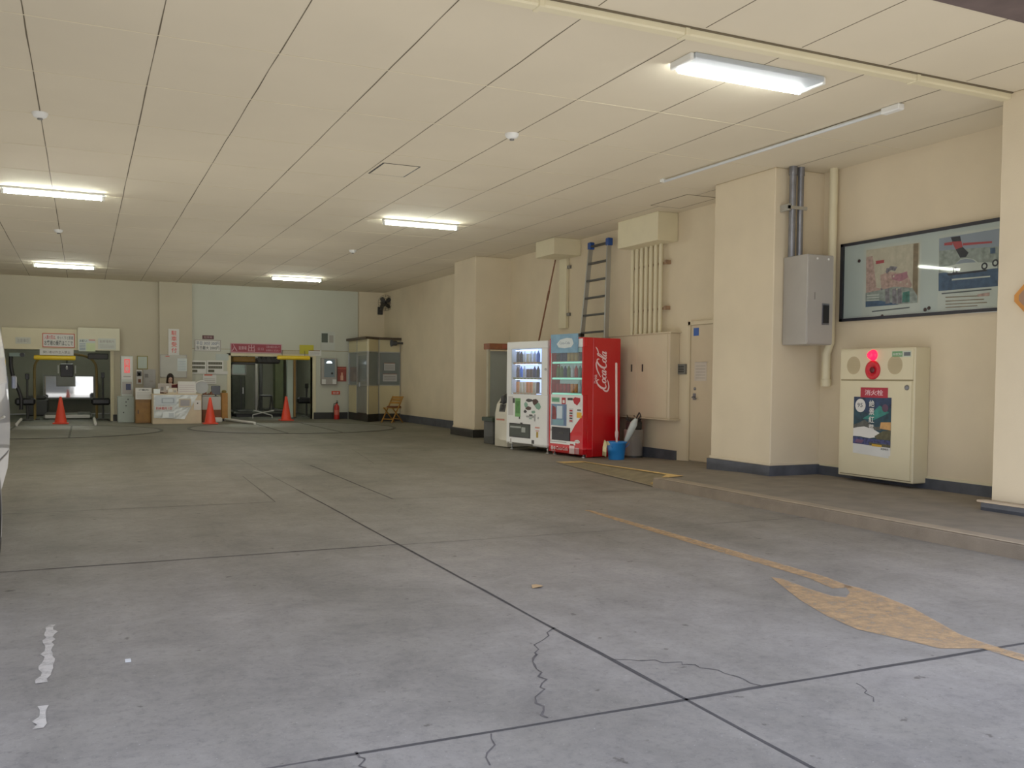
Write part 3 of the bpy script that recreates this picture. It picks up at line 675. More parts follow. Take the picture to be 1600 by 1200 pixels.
for i in range(7):
    y = ya+(yb_-ya)*i/6
    b = MB(); b.tube([(RW-.09, y, 2.02), (RW-.09, y, 3.46)], .033, 12)
    o = b.build('wall_pipe', m_wall2, None, origin=(RW-.09, y, 2.02))
    tag(o, ['first cream pipe of the seven, beside the ladder', 'second cream pipe of the seven, counted from the ladder', 'third cream pipe of the seven, counted from the ladder', 'fourth cream pipe of the seven, the middle one', 'fifth cream pipe of the seven, counted from the ladder', 'sixth cream pipe of the seven, counted from the ladder', 'seventh cream pipe of the seven, nearest the cream door'][i], 'pipe', 'row of seven vertical pipes')
for zz, lab in ((2.40, 'lower rusty clamp bar behind the row of seven pipes'), (3.12, 'upper rusty clamp bar behind the row of seven pipes')):
    b = MB(); b.box(RW-.055, RW-.03, yb_-.13, ya+.06, zz, zz+.035); b.box(RW-.09, RW, yb_-.15, yb_-.10, zz-.01, zz+.05)
    tag(b.build('pipe_clamp_bar', mat('rusty_bracket', (150, 120, 92), .7, var=.2, vscale=12), None, origin=(RW-.04, yb_, zz)), lab, 'clamp', 'pipe clamp bars')

# step ladder leaning against the wall
lt = atx(937, 373, 8.25)
t = thing('ladder', 'aluminium ladder with blue top caps leaning behind the red machine', 'ladder', (8.06, 14.0, 0))
yl0, yr0 = 14.55, 13.95     # feet
def LP(s, k, off=0.0):      # s 0 left / 1 right rail, k height fraction
    yt = (atx(924, 378, 8.30).y, atx(952, 376, 8.30).y)[s]; ym = (atx(909, 522, 8.19).y, atx(947, 522, 8.19).y)[s]; yb = (ym-yt*.54)/.46
    x = 8.06+(8.30-8.06)*k+off; z = .0+3.74*k
    return Vector((x, yb+(yt-yb)*k, z))
for s in (0, 1):
    b = MB(); pts = [LP(s, k/6) for k in range(7)]
    for i in range(6):
        a, c2 = pts[i], pts[i+1]; w1, d1 = .018, .04
        b.add([a+Vector((sx*d1, sy*w1, 0)) for sx, sy in ((-1, -1), (1, -1), (1, 1), (-1, 1))]+[c2+Vector((sx*d1, sy*w1, 0)) for sx, sy in ((-1, -1), (1, -1), (1, 1), (-1, 1))],
              [(0, 1, 5, 4), (1, 2, 6, 5), (2, 3, 7, 6), (3, 0, 4, 7), (0, 3, 2, 1), (4, 5, 6, 7)])
    b.build('rail', m_alu, t)
    b = MB(); c2 = LP(s, .985); b.box(c2.x-.05, c2.x+.05, c2.y-.05, c2.y+.05, c2.z-.08, c2.z+.05, b=.012); b.build('top_cap', m_dblue, t)
for i in range(12):
    k = .07+i*.0825
    a, c2 = LP(0, k), LP(1, k); b = MB(); b.box(a.x-.035, a.x+.035, min(a.y, c2.y), max(a.y, c2.y), a.z-.016, a.z+.016, b=.003); b.build('rung', m_dark, t)
b = MB(); a, c2 = LP(0, .555), LP(1, .555); b.box(a.x-.07, a.x+.02, a.y-.06, a.y+.10, a.z-.03, a.z+.03, b=.01); b.build('hinge_lock', m_black, t)
t2 = MB(); P1 = atx(868, 405, 8.36); P2 = atx(842, 532, 8.12); dd = (P2-P1); P3 = P1+dd*(P1.z/(P1.z-P2.z))
t2.tube([P1, P1.lerp(P3, .3), P1.lerp(P3, .65), P3], [.014, .016, .018, .018], 10); t2.tube([P1.lerp(P3, .17), P1.lerp(P3, .22)], .022, 10)
tag(t2.build('wooden_pole', mat('dark_brown_pole', (122, 78, 50), .6, var=.15, vscale=9), None, origin=P3), 'long thin brown pole leaning on the wall behind the white machine', 'pole')

# grey partition with brown board between far pillar and machines
m_gp = mat('grey_green_panel', (136, 140, 132), .6, var=.05)
t = thing('grey_partition', 'tall grey green panel between the far pillar and the white vending machine', 'partition', (7.5, 16.6, 0))
b = MB(); b.box(7.32, 8.40, 16.92, 16.98, .05, 1.82, b=.004); b.build('panel', m_gp, t)
b = MB(); b.box(7.29, 7.33, 16.90, 17.0, .05, 1.85); b.box(7.32, 8.40, 16.90, 17.0, 0, .05); b.build('frame', mat('partition_edge', (166, 160, 136), .6, var=.04), t)
t = thing('brown_board', 'brown board lying along the top of the grey panel', 'board', (7.5, 16.6, 1.84))
b = MB(); b.box(7.27, 8.05, 16.80, 17.1, 1.852, 1.97, b=.006); b.build('plank', m_rbrown, t)
b = MB(); b.box(7.55, 7.8, 16.785, 16.80, 1.87, 1.95); b.build('end_label', mat('faded_red_label', (150, 80, 60), .6, var=.1), t)
t = thing('dark_shelf_unit', 'low dark box with a green top behind the ticket machine', 'box', (7.3, 16.2, 0))
b = MB(); b.box(7.16, 7.7, 16.35, 16.8, .0, .44, b=.01); b.build('body', mat('dark_box_grey', (74, 76, 74), .7), t)  # dark grey is the box's own colour
b = MB(); b.box(7.13, 7.72, 16.31, 16.84, .44, .52, b=.01); b.build('top', mat('dark_green_lid', (44, 60, 46), .6), t)
# ticket / change machine
t = thing('change_machine', 'low cream machine with sloped black screen left of the white vending machine', 'machine', (7.27, 15.68, 0), math.radians(-81))
b = MB(); prof = [(-.25, .02), (-.25, .62), (-.21, .80), (-.08, .97), (.25, .97), (.25, .02)]
b.prism([(-.22, y, z) for y, z in prof], (.42, 0, 0)); b.build('body', mat('warm_white_plastic', (206, 202, 184), .5, var=.03), t, True)
b = MB(); b.prism([(-.10, y, z) for y, z in [(-.245, .66), (-.215, .79), (-.213, .80), (-.24, .66)]], (.2, 0, 0)); b.lathe((-.02, -.225, .74), [(.05, 0), (.05, -.02), (0, -.02)], 14, axis='y'); b.build('keypad', m_dark, t, True)
b = MB(); b.prism([(-.12, -.205, .815), (-.12, -.085, .97), (-.12, -.095, .985), (-.12, -.215, .83)], (.20, 0, 0)); b.lathe((0.0, -.165, .885), [(.085, -.02), (.085, -.05), (.0, -.05)], 20, axis='y'); b.build('screen', m_black, t, True)
b = MB(); b.box(-.17, .1, -.256, -.25, .50, .53); b.build('sticker', mat('faint_red_text', (186, 120, 100), .6), t, True)

# ------------------------------------------------------------------ vending machines
TH = math.radians(-81); U = Vector((math.cos(TH), math.sin(TH), 0)); RF = Vector((7.30, 13.06, 0))
def vend(name, label, width, right_off, depth, h):
    o = RF - U*(right_off+width); return thing(name, label, 'vending machine', o, TH)
FV = Frame((0, 0, 0), (1, 0, 0), (0, 0, 1))   # local front (faces -y)
m_vin = mat('vending_interior_cold_glow', (196, 206, 240), .6, var=.03, emit=(180, 198, 255), es=1.3)  # panel itself glows, standing in for light on the drinks
m_vin2 = mat('vending_interior_faint_glow', (110, 128, 120), .6, var=.05, emit=(180, 210, 196), es=.25)  # faint greenish glow put into the red machine's interior panel
m_vglass = glass_mat('vending_glass', (236, 242, 245), .05)
m_cold = mat('cold_strip_light', (230, 240, 255), .3, var=0, emit=(200, 215, 255), es=3.2)
m_mint = mat('mint_strip_light', (170, 230, 200), .3, var=0, emit=(150, 235, 200), es=.55)
def bottle(mb, x, y, z, r, h, mi=0, mc=1):
    mb.lathe((x, y, z), [(r*.9, 0), (r, .01), (r, h*.62), (r*.85, h*.72), (r*.38, h*.86), (r*.38, h*.93)], 10, mi)
    mb.lathe((x, y, z+h*.93), [(r*.42, 0), (r*.42, h*.07)], 8, mc)
def can(mb, x, y, z, r, h, mi=0, mc=1):
    mb.lathe((x, y, z), [(r*.9, 0), (r, .008), (r, h-.01), (r*.85, h)], 10, mi); mb.lathe((x, y, z+h), [(r*.85, 0), (0, .001)], 10, mc)
cans = [mat('can_%s' % n, c, .35, .1, var=.08, vscale=20) for n, c in (('navy', (38, 44, 96)), ('brown', (92, 56, 40)), ('red', (190, 28, 34)), ('orange', (224, 132, 50)), ('cream', (226, 212, 178)),
        ('blue', (50, 120, 220)), ('green', (110, 130, 60)), ('white', (216, 220, 224)), ('black', (36, 34, 36)), ('gold', (206, 168, 90)), ('teal', (70, 130, 110)))]
m_cap = mat('bottle_cap_white', (226, 226, 224), .4, var=0)
def product(root_lab, kind, cm, x, z, r, h, machine, grp, y=.085):
    # sample drinks are fixed display dummies inside the machine but lift out: separate things
    mb = MB(); (bottle if kind == 'b' else can)(mb, 0, 0, 0, r, h)
    p = W[machine] @ Vector((x, y, z))
    o = mb.build('drink_bottle' if kind == 'b' else 'drink_can', [cm, m_cap if kind == 'b' else m_alu], None); o.location = p
    return tag(o, root_lab, 'drink', grp)

# --- white machine
WW, WDp, WH = 1.245, .72, 1.93
tw = vend('vending_machine', 'white vending machine left of the red one, shelves lit cold blue', WW, .985, WDp, WH)
leg = .085
mw = m_white
bd = MB()
bd.box(0, WW, .20, WDp, leg, WH, b=.01)                       # rear body
bd.box(0, .03, .10, .20, leg, WH); bd.box(WW-.03, WW, .10, .20, leg, WH); bd.box(.03, WW-.03, .10, .20, leg, .98); bd.box(.03, WW-.03, .10, .20, WH-.05, WH)
bd.build('body', mat('machine_body_grey_white', (196, 196, 190), .45, var=.03), tw, True)
dr = MB()                                                      # front door as a frame round the display window
wx0, wx1, wz0, wz1 = .16, WW-.17, 1.005, 1.80
dr.box(0, WW, 0, .10, leg+.02, wz0, b=.008); dr.box(0, WW, 0, .10, wz1, WH, b=.008); dr.box(0, wx0, 0, .10, wz0, wz1); dr.box(wx1, WW, 0, .10, wz0, wz1)
door_w = dr.build('door', mw, tw, True)
b = MB(); b.box(wx0, wx1, .18, .20, wz0, wz1, 0); b.box(wx1-.16, wx1, .165, .18, wz0, wz1, 1); b.box(wx0, wx1, .02, .2, wz0-.01, wz0+.01, 0)
b.build('display_interior', [m_vin, mat('display_side_navy', (40, 52, 120), .6)], tw, True)
shz = [1.03, 1.30, 1.57]
for i, z in enumerate(shz):
    b = MB(); b.box(wx0, wx1-.16, .02, .18, z-.035, z, 0, b=.004); b.box(wx0+.03, wx1-.2, .012, .02, z-.03, z-.008, 1)
    for k in range(7): b.box(wx0+.05+k*.105, wx0+.12+k*.105, .008, .012, z-.028, z-.012, 2)
    b.build('display_shelf', [mat('shelf_tan', (196, 170, 130), .5), mat('price_strip', (210, 200, 160), .5), cans[3 if i != 1 else 6]], tw, True)
for i, z in enumerate((1.775, 1.535, 1.265)):
    b = MB(); b.tube([(wx0+.04, .06, z), (wx1-.2, .06, z)], .010, 8); b.build('strip_light', m_cold, tw, True)
rows = [(0, [('c', 3), ('c', 4), ('c', 4), ('c', 3), ('c', 3), ('c', 4), ('c', 1)]), (1, [('b', 1), ('b', 5), ('b', 7), ('c', 1), ('c', 1), ('b', 0), ('b', 8)]), (2, [('b', 8), ('b', 8), ('b', 7), ('c', 4), ('b', 7), ('b', 7), ('b', 5)])]
words = {0: 'bottom', 1: 'middle', 2: 'top'}
nth = ['first', 'second', 'third', 'fourth', 'fifth', 'sixth', 'seventh', 'eighth']
cn = ['navy', 'brown', 'red', 'orange', 'cream', 'blue', 'green', 'white', 'black', 'gold', 'teal']
for r_, items in rows:
    for k, (kd, c_) in enumerate(items):
        h = .20 if kd == 'b' else (.15 if r_ else .19)
        product('%s %s, %s from left on the %s shelf of the white machine' % (cn[c_], 'bottle' if kd == 'b' else 'can', nth[k], words[r_]), kd, cans[c_], wx0+.075+k*.104, shz[r_]+.001, .033, h, tw, 'drinks on the %s shelf of the white machine' % words[r_])
b = MB(); b.box(wx0-.008, wx1+.008, -.006, -.001, wz0-.008, wz1+.008); b.build('glass_pane', m_vglass, tw, True)
b = MB()
b.rect(FV, .06, .62, .22, .96, .002, 0); b.rect(FV, .20, .84, .27, .93, .003, 1); b.rect(FV, .28, .60, .45, .93, .003, 2); b.rect(FV, .30, .66, .43, .88, .004, 3)
b.build('sticker_panel', [mat('panel_pale_grey', (192, 190, 188), .6, var=.05), m_dark, mat('sticker_leaf_green', (104, 160, 92), .5), mat('sticker_leaf_dark', (70, 124, 62), .5, var=.2, vscale=20)], door_w, True)
b = MB()
def blob(cx_, cz_, rx, rz, mi, off):
    b.poly(FV, [(cx_+rx*math.cos(a)*random.uniform(.75, 1.15), cz_+rz*math.sin(a)*random.uniform(.7, 1.2)) for a in [2*PI*i/14 for i in range(14)]], off, mi)
blob(.72, .90, .12, .03, 0, .002); blob(.90, .88, .10, .06, 1, .002); blob(.98, .80, .09, .06, 2, .0025); blob(.70, .76, .09, .035, 1, .002); blob(.60, .70, .05, .03, 0, .0022); blob(.85, .70, .06, .03, 2, .002); blob(.62, .82, .06, .05, 2, .0018)
b.rect(FV, .72, .63, .82, .655, .002, 0); b.rect(FV, .72, .57, .80, .59, .002, 2); b.rect(FV, .40, .56, .44, .60, .002, 0); b.rect(FV, .45, .48, .52, .50, .002, 0)
b.build('plant_decal', [m_dark, mat('decal_brown_black', (70, 50, 46), .6), mat('decal_soft_green', (120, 160, 140), .6)], door_w, True)
b = MB(); b.box(.64, .86, -.012, 0, .60, .63); b.lathe((1.0, 0, .60), [(.018, 0), (.018, -.01), (0, -.012)], 12, axis='y'); b.box(.88, .91, -.008, 0, .54, .66); b.build('coin_slot', m_alu, door_w, True)
b = MB(); b.box(.10, .76, -.004, .0, .23, .48, 0); b.box(.12, .74, -.010, -.004, .25, .46, 1); b.rect(FV, .50, .33, .62, .42, .0115, 2); b.rect(FV, .14, .40, .48, .43, .0115, 2); b.build('dispensing_flap', [m_dark, mat('flap_dark_green_grey', (66, 72, 66), .25), mat('flap_text_grey', (150, 156, 150), .6)], door_w, True)
b = MB(); b.rect(FV, .90, .42, 1.04, .445, .002, 0); b.rect(FV, .94, .26, 1.00, .36, .002, 1); b.rect(FV, .92, .37, 1.02, .385, .002, 0); b.rect(FV, .13, .14, .17, .20, .002, 2); b.rect(FV, .05, .11, .09, .13, .002, 2); b.rect(FV, .80, .145, .88, .21, .002, 3)
b.build('warning_sticker', [mat('sticker_salmon', (206, 140, 124), .6), mat('sticker_mustard', (170, 140, 50), .6), m_grey, m_dark], door_w, True)
b = MB(); b.box(.20, .84, -.004, .0, .105, .135); 
for k in range(16): b.box(.21+k*.04, .235+k*.04, -.007, -.004, .108, .132)
b.build('vent_grille', m_greyd, tw, True)
for lx in (.07, WW-.07):
    for ly in (.08, WDp-.08):
        b = MB(); b.lathe((lx, ly, 0), [(.035, 0), (.035, .015), (.018, .02), (.018, leg)], 12); b.build('leg', m_alu, tw, True)
b = MB(); b.lathe((WW-.04, -.001, 1.44), [(.02, 0), (.02, -.02), (0, -.022)], 12, axis='y'); b.build('door_lock', m_alu, door_w, True)

# --- red machine
RWd, RDp, RH = .925, .785, 1.955
tr = vend('vending_machine', 'red cola vending machine with a white script logo on its side', RWd, 0, RDp, RH)
leg = .055
bd = MB(); bd.box(0, RWd, .20, RDp, .0+.012, RH, b=.01); bd.box(0, .03, .09, .20, .012, RH); bd.box(RWd-.03, RWd, .09, .20, .012, RH); bd.box(.03, RWd-.03, .09, .20, leg, 1.0); bd.box(.03, RWd-.03, .09, .20, RH-.05, RH)
bd.build('body', m_red, tr, True)
wx0, wx1, wz0, wz1 = .06, RWd-.035, 1.02, 1.80
dr = MB(); dr.box(0, RWd, 0, .09, leg, wz0, b=.006); dr.box(0, RWd, 0, .09, wz1, RH, b=.006); dr.box(0, wx0, 0, .09, wz0, wz1); dr.box(wx1, RWd, 0, .09, wz0, wz1)
door_r = dr.build('door', m_red, tr, True)
b = MB(); b.rect(FV, .045, wz1, RWd-.02, RH-.02, .002, 0); b.rect(FV, .045, wz0, wx0, wz1, .002, 0)
b.poly(FV, [(.045, .40), (.62, .40), (.72, .52), (.92, .70), (.92, 1.02), (.045, 1.02)], .002, 0); b.rect(FV, .045, .26, .10, .45, .002, 0)
b.build('white_panel', m_white, door_r, True)
b = MB(); b.box(wx0, wx1, .18, .20, wz0, wz1); b.box(wx0, wx1, .02, .2, wz0-.01, wz0+.008); b.build('display_interior', m_vin2, tr, True)
shz2 = [1.055, 1.31, 1.575]
for i, z in enumerate(shz2):
    b = MB(); b.box(wx0, wx1, .03, .18, z-.045, z, 0, b=.004); b.build('display_shelf', m_grey, tr, True)
    b = MB(); b.box(wx0+.01, wx1-.01, .010, .028, z-.038, z-.012, 0); 
    b.build('strip_light', m_mint, tr, True)
rows2 = [(0, [('c', 2), ('c', 2), ('c', 2), ('c', 2), ('c', 3), ('c', 3), ('b', 7), ('b', 7)]), (1, [('b', 6), ('b', 6), ('b', 0), ('b', 6), ('b', 7), ('b', 2), ('b', 10), ('b', 1)]), (2, [('c', 8), ('c', 0), ('c', 0), ('c', 9), ('c', 9), ('c', 9), ('c', 1), ('c', 10)])]
for r_, items in rows2:
    for k, (kd, c_) in enumerate(items):
        product('%s %s, %s from left on the %s shelf of the red machine' % (cn[c_], 'bottle' if kd == 'b' else 'can', nth[k], words[r_]), kd, cans[c_], wx0+.06+k*.100, shz2[r_]+.001, .032, .20 if kd == 'b' else .145, tr, 'drinks on the %s shelf of the red machine' % words[r_], y=.095)
b = MB(); b.box(wx0-.004, wx1+.004, -.006, -.001, wz0-.004, wz1+.004); b.build('glass_pane', m_vglass, tr, True)
b = MB(); b.rect(FV, .08, .89, .30, .97, .004, 0); b.rect(FV, .10, .91, .28, .95, .005, 1); b.rect(FV, .36, .86, .47, .97, .004, 2); b.rect(FV, .385, .88, .445, .93, .005, 3)
b.rect(FV, .52, .93, .66, .97, .004, 5); b.poly(FV, [(.66, .95), (.72, .985), (.86, .97), (.86, .92), (.78, .85), (.70, .88)], .0045, 2); b.rect(FV, .84, .83, .90, .91, .004, 3)
b.rect(FV, .56, .56, .68, .80, .004, 6)
for k in range(5): b.rect(FV, .58, .58+k*.042, .66, .605+k*.042, .005, 5 if k % 2 else 2)
b.rect(FV, .77, .65, .90, .74, .004, 4); b.rect(FV, .78, .76, .88, .79, .004, 7)
b.build('sticker_panel', [mat('sticker_mint', (120, 176, 146), .5), mat('sticker_mint_dark', (84, 144, 112), .5), m_redd, m_paper, mat('sticker_amber', (222, 170, 50), .5), m_dark, mat('panel_silver', (200, 202, 202), .4), m_greyd], door_r, True)
b = MB(); b.rect(FV, .07, .50, .50, .86, .004, 0); b.rect(FV, .23, .62, .38, .83, .005, 1); b.poly(FV, [(.09, .52), (.19, .52), (.22, .66), (.20, .80), (.10, .84)], .005, 2); b.rect(FV, .10, .51, .42, .60, .0055, 3); b.rect(FV, .42, .51, .48, .85, .005, 4)
b.build('picture_sticker', [mat('sticker_steel_blue', (108, 138, 168), .5, var=.15, vscale=12), mat('sticker_ice', (196, 214, 222), .5), mat('sticker_maroon', (128, 60, 60), .5, var=.2, vscale=14), mat('sticker_sea', (120, 160, 172), .5, var=.1), mat('sticker_slate', (92, 112, 150), .5, var=.1)], door_r, True)
b = MB(); b.box(.09, .60, -.004, 0, .255, .475, 0); b.box(.105, .585, -.010, -.004, .27, .46, 1); b.rect(FV, .30, .37, .42, .40, .0115, 2); b.build('dispensing_flap', [m_black, mat('flap_black', (48, 48, 52), .25), m_dark], door_r, True)
b = MB(); b.rect(FV, .045, .195, .74, .255, .003, 0); b.rect(FV, .045, .225, .5, .232, .004, 1); b.build('lower_white_band', [m_white, m_greyd], door_r, True)
b = MB(); b.disc(FV, .79, .26, .07, .003, 0, 20, .028); b.text(FV, 'Coca-Cola', .74, .252, .84, .268, .004, 1); b.rect(FV, .58, .055, .72, .185, .003, 2); b.rect(FV, .60, .19, .70, .215, .0045, 1); b.rect(FV, .74, .06, .84, .16, .003, 3)
b.build('round_sticker', [m_paper, m_redd, mat('sticker_blush', (224, 196, 196), .6), mat('sticker_rose_grey', (196, 140, 144), .6)], door_r, True)
b = MB(); b.text(FV, 'Coca-Cola', .22, .095, .54, .155, .003, 0); b.disc(FV, .10, .12, .035, .003, 0, 16); b.disc(FV, .17, .12, .03, .003, 0, 16); b.text(FV, '自動販売機', .08, .065, .20, .08, .003, 0); b.build('lettering', mat('letter_blush', (240, 206, 206), .5), door_r, True)
# blue top banner sign
b = MB(); b.box(.07, .80, -.03, -.008, 1.71, 2.02, b=.004); b.build('banner_card', mat('banner_light_blue', (120, 160, 186), .6, var=.12, vscale=6), tr, True)
b = MB(); Fb = Frame((0, -.031, 0), (1, 0, 0), (0, 0, 1)); b.poly(Fb, [(.24, 1.86), (.34, 1.93), (.52, 1.955), (.66, 1.94), (.70, 1.86), (.64, 1.80), (.46, 1.785), (.30, 1.80)], .001, 0); b.text(Fb, 'Coca-Cola', .32, 1.85, .60, 1.895, .002, 1); b.build('banner_print', [mat('banner_white', (206, 216, 216), .6, var=.05), mat('banner_text', (110, 130, 150), .6)], tr, True)
for lx in (.07, RWd-.07):
    b = MB(); b.lathe((lx, .08, 0), [(.03, 0), (.03, .015), (.016, .02), (.016, leg)], 12); b.build('leg', m_alu, tr, True)
# script logo on the right side: reads from bottom to top
FS = Frame((RWd, 0, 0), (0, 0, 1), (0, -1, 0))   # u up the machine, v towards the machine front
assert (FS.n-Vector((1, 0, 0))).length < 1e-6
def catmull(P, n=8):
    out = []; P = [P[0]]+list(P)+[P[-1]]
    for i in range(1, len(P)-2):
        p0, p1, p2, p3 = P[i-1:i+3]
        for k in range(n):
            t_ = k/n; out.append(tuple(.5*((2*p1[j])+(-p0[j]+p2[j])*t_+(2*p0[j]-5*p1[j]+4*p2[j]-p3[j])*t_*t_+(-p0[j]+3*p1[j]-3*p2[j]+p3[j])*t_**3) for j in range(3)))
    out.append(tuple(P[-2])); return out
lg = MB(); layer = [0]
LU0, LV0, LS = 1.115, -.475, .0835     # start height on side, baseline, unit
def stroke(P, dx=0, dy=0):
    layer[0] += 1
    pts = []
    for x, y, w in catmull([(p[0], p[1], p[2]) for p in P]):
        X = x+dx+.28*y; pts.append((LU0+X*LS, LV0+(y+dy)*LS, w*LS))
    lg.ribbon(FS, pts, .01, .002+layer[0]*.00012, 0)
capC = [(1.35, 1.75, .10), (1.25, 2.15, .22), (.85, 2.35, .26), (.35, 2.0, .34), (.0, 1.2, .40), (.05, .45, .36), (.45, .02, .26), (.95, .15, .16), (1.25, .5, .08)]
def oo(dx): stroke([(.45, 1.0, .12), (.12, .75, .28), (.10, .3, .30), (.40, 0, .14), (.68, .3, .28), (.68, .75, .26), (.42, 1.0, .12)], dx)
def cc(dx): stroke([(.62, .8, .24), (.42, 1.0, .14), (.10, .72, .28), (.10, .25, .30), (.40, 0, .16), (.75, .25, .10)], dx)
def aa(dx):
    stroke([(.60, .95, .12), (.30, 1.0, .14), (.06, .6, .28), (.10, .12, .26), (.35, .05, .14), (.60, .5, .14)], dx)
    stroke([(.66, 1.05, .26), (.58, .4, .28), (.66, .02, .22), (.92, .25, .09)], dx)
stroke(capC); stroke([(-.02, .9, .2), (-.35, .35, .3), (-.2, -.35, .34), (.6, -.7, .30), (1.5, -.55, .22), (2.0, -.28, .08)])
oo(1.15); cc(2.0); aa(2.75)
stroke([(3.62, .50, .16), (3.95, .56, .2), (4.15, .62, .1)])
stroke(capC, 4.05); stroke([(4.85, 2.35, .2), (4.2, 2.55, .28), (3.2, 2.3, .3), (2.4, 1.75, .22), (2.0, 1.35, .07)])
oo(5.15)
stroke([(.30, .5, .10), (.62, 1.6, .16), (.58, 2.25, .18), (.38, 2.15, .18), (.24, 1.2, .28), (.25, .3, .28), (.42, .02, .18), (.62, .2, .09)], 5.75)
aa(6.42)
stroke([(5.9, 2.2, .1), (6.5, 2.05, .2), (7.1, 2.3, .24), (7.5, 2.7, .1)])
lg.text(Frame(FS.o, FS.ux, FS.uy), 'Drink', LU0+1.2*LS, LV0+2.35*LS, LU0+2.9*LS, LV0+3.05*LS, .006, 0)
lg.build('script_logo', mat('logo_pinkish_white', (246, 214, 216), .45, var=.02), tr, True)
b = MB(); b.tube([(0.012, -.002, 1.72), (.012, -.002, 1.5)], .004, 6); b.build('seal', m_redd, tr, True)

# ------------------------------------------------------------------ bucket, mop, towel, bin, umbrella
bx = atz(963, 719, .0).to_2d(); bx = Vector((7.66, 12.60))
zb = wz(12.6)+.002
t = thing('bucket', 'blue plastic bucket beside the red vending machine', 'bucket', (bx.x, bx.y, zb))
b = MB(); b.lathe((0, 0, 0), [(0, .006), (.118, .004), (.122, 0), (.124, .01), (.152, .26), (.168, .265), (.170, .285), (.160, .288), (.146, .262), (.116, .02), (0, .018)], 32); b.build('body', m_blue, t, True)
b = MB(); b.tube([(.165*math.cos(a), .165*math.sin(a)*.4-.12, .27+.0*a-.11*math.sin(a)*1) for a in [PI*i/14 for i in range(15)]], .005, 8); b.build('handle', m_blue, t, True)
t = thing('mop', 'mop with a long white pole standing in the blue bucket', 'mop', (bx.x, bx.y, zb+.02))
pt_ = atx(963, 568, 7.75); p_b = Vector((bx.x+.02, bx.y+.02, zb+.07))
b = MB(); b.tube([p_b, p_b.lerp(pt_, .5), pt_], .017, 12); b.lathe(pt_, [(.017, 0), (.012, .012), (0, .014)], 12); b.build('pole', mat('mop_pole_white', (232, 206, 200), .4, var=.03), t)
b = MB(); q1 = p_b.lerp(pt_, .2); b.tube([q1-Vector((0, 0, .03)), q1, q1+Vector((0, 0, .07)), q1+Vector((0, 0, .10))], [.018, .026, .028, .018], 12); b.build('grip_collar', mat('mop_grip', (222, 196, 190), .4), t)
b = MB(); b.lathe(p_b-Vector((0, 0, .045)), [(.075, 0), (.085, .02), (.06, .05), (.02, .075), (0, .08)], 16, sx=1.0, sy=.8); b.build('mop_head', mat('mop_yarn', (190, 186, 176), .9, var=.15, vscale=30), t)
t = MB()
P_ = [(-.168, -.045), (-.180, -.01), (-.172, .03)]
vs = []
for i, (dx_, dy_) in enumerate([(-.150, .07), (-.178, .065), (-.182, .06), (-.184, .055)]):
    zz = [.24, .293, .18, .06][i]
    for j in range(5): vs.append((bx.x+dx_*1.0+.012*math.sin(j*2+i)-.012*j*.2-(.01 if i > 1 else 0), bx.y+.09-j*.035+.008*math.sin(i), zb+zz+.012*math.sin(j*1.7)))
t.add(vs, [[i*5+j, i*5+j+1, (i+1)*5+j+1, (i+1)*5+j] for i in range(3) for j in range(4)], 0, True)
o = t.build('towel', mat('towel_yellow', (218, 208, 158), .9, var=.08, vscale=30), None, origin=(bx.x-.17, bx.y, zb+.2))
md = o.modifiers.new('thick', 'SOLIDIFY'); md.thickness = .01
tag(o, 'pale yellow towel hanging over the rim of the blue bucket', 'towel')

bnx, bny = 8.18, 12.92; zb2 = wz(12.9)
t = thing('waste_bin', 'brushed steel waste bin against the wall behind the blue bucket', 'bin', (bnx, bny, zb2))
b = MB(); b.lathe((0, 0, 0), [(.14, 0), (.145, .01), (.155, .44), (.162, .45), (.158, .46), (.145, .455), (.13, .02), (0, .02)], 28); b.build('body', mat('brushed_steel', (172, 166, 156), .4, .5, var=.1), t, True)
b = MB(); b.lathe((0, 0, .005), [(.149, 0), (.15, .03)], 28); b.build('base_ring', m_dark, t, True)
b = MB(); b.box(-.10, .12, -.10, .12, .43, .62, b=.04)
for i in range(14):
    a = i*.7; b.tube([(0, 0, .50), (.08*math.cos(a), .08*math.sin(a), .60), (.13*math.cos(a+.3), .13*math.sin(a+.3), .66+.04*math.sin(i*2))], [.03, .02, .006], 6)
o = b.build('waste_bag', mat('black_bin_bag', (44, 44, 40), .45, var=.2, vscale=10), None); o.location = (bnx, bny, zb2); tag(o, 'crumpled dark bag of rubbish heaped in the steel bin', 'bag')
p1 = atx(974, 698, 7.86); p2 = atx(996, 650, 7.99)
t = thing('umbrella', 'folded pale umbrella with a dark hooked handle leaning by the bin', 'umbrella', p1)
b = MB(); b.tube([p1, p1.lerp(p2, .15), p1.lerp(p2, .45), p1.lerp(p2, .75), p1.lerp(p2, .92)], [.012, .030, .052, .058, .024], 14); b.build('canopy', mat('umbrella_pale', (196, 206, 200), .5, var=.06, vscale=12), t)
b = MB(); d3 = (p2-p1).normalized(); b.tube([p1.lerp(p2, .9), p2, p2+d3*.04+Vector((0, -.02, .02)), p2+Vector((0, -.08, .03)), p2+Vector((0, -.10, -.02))], .011, 8); b.build('handle', m_black, t)

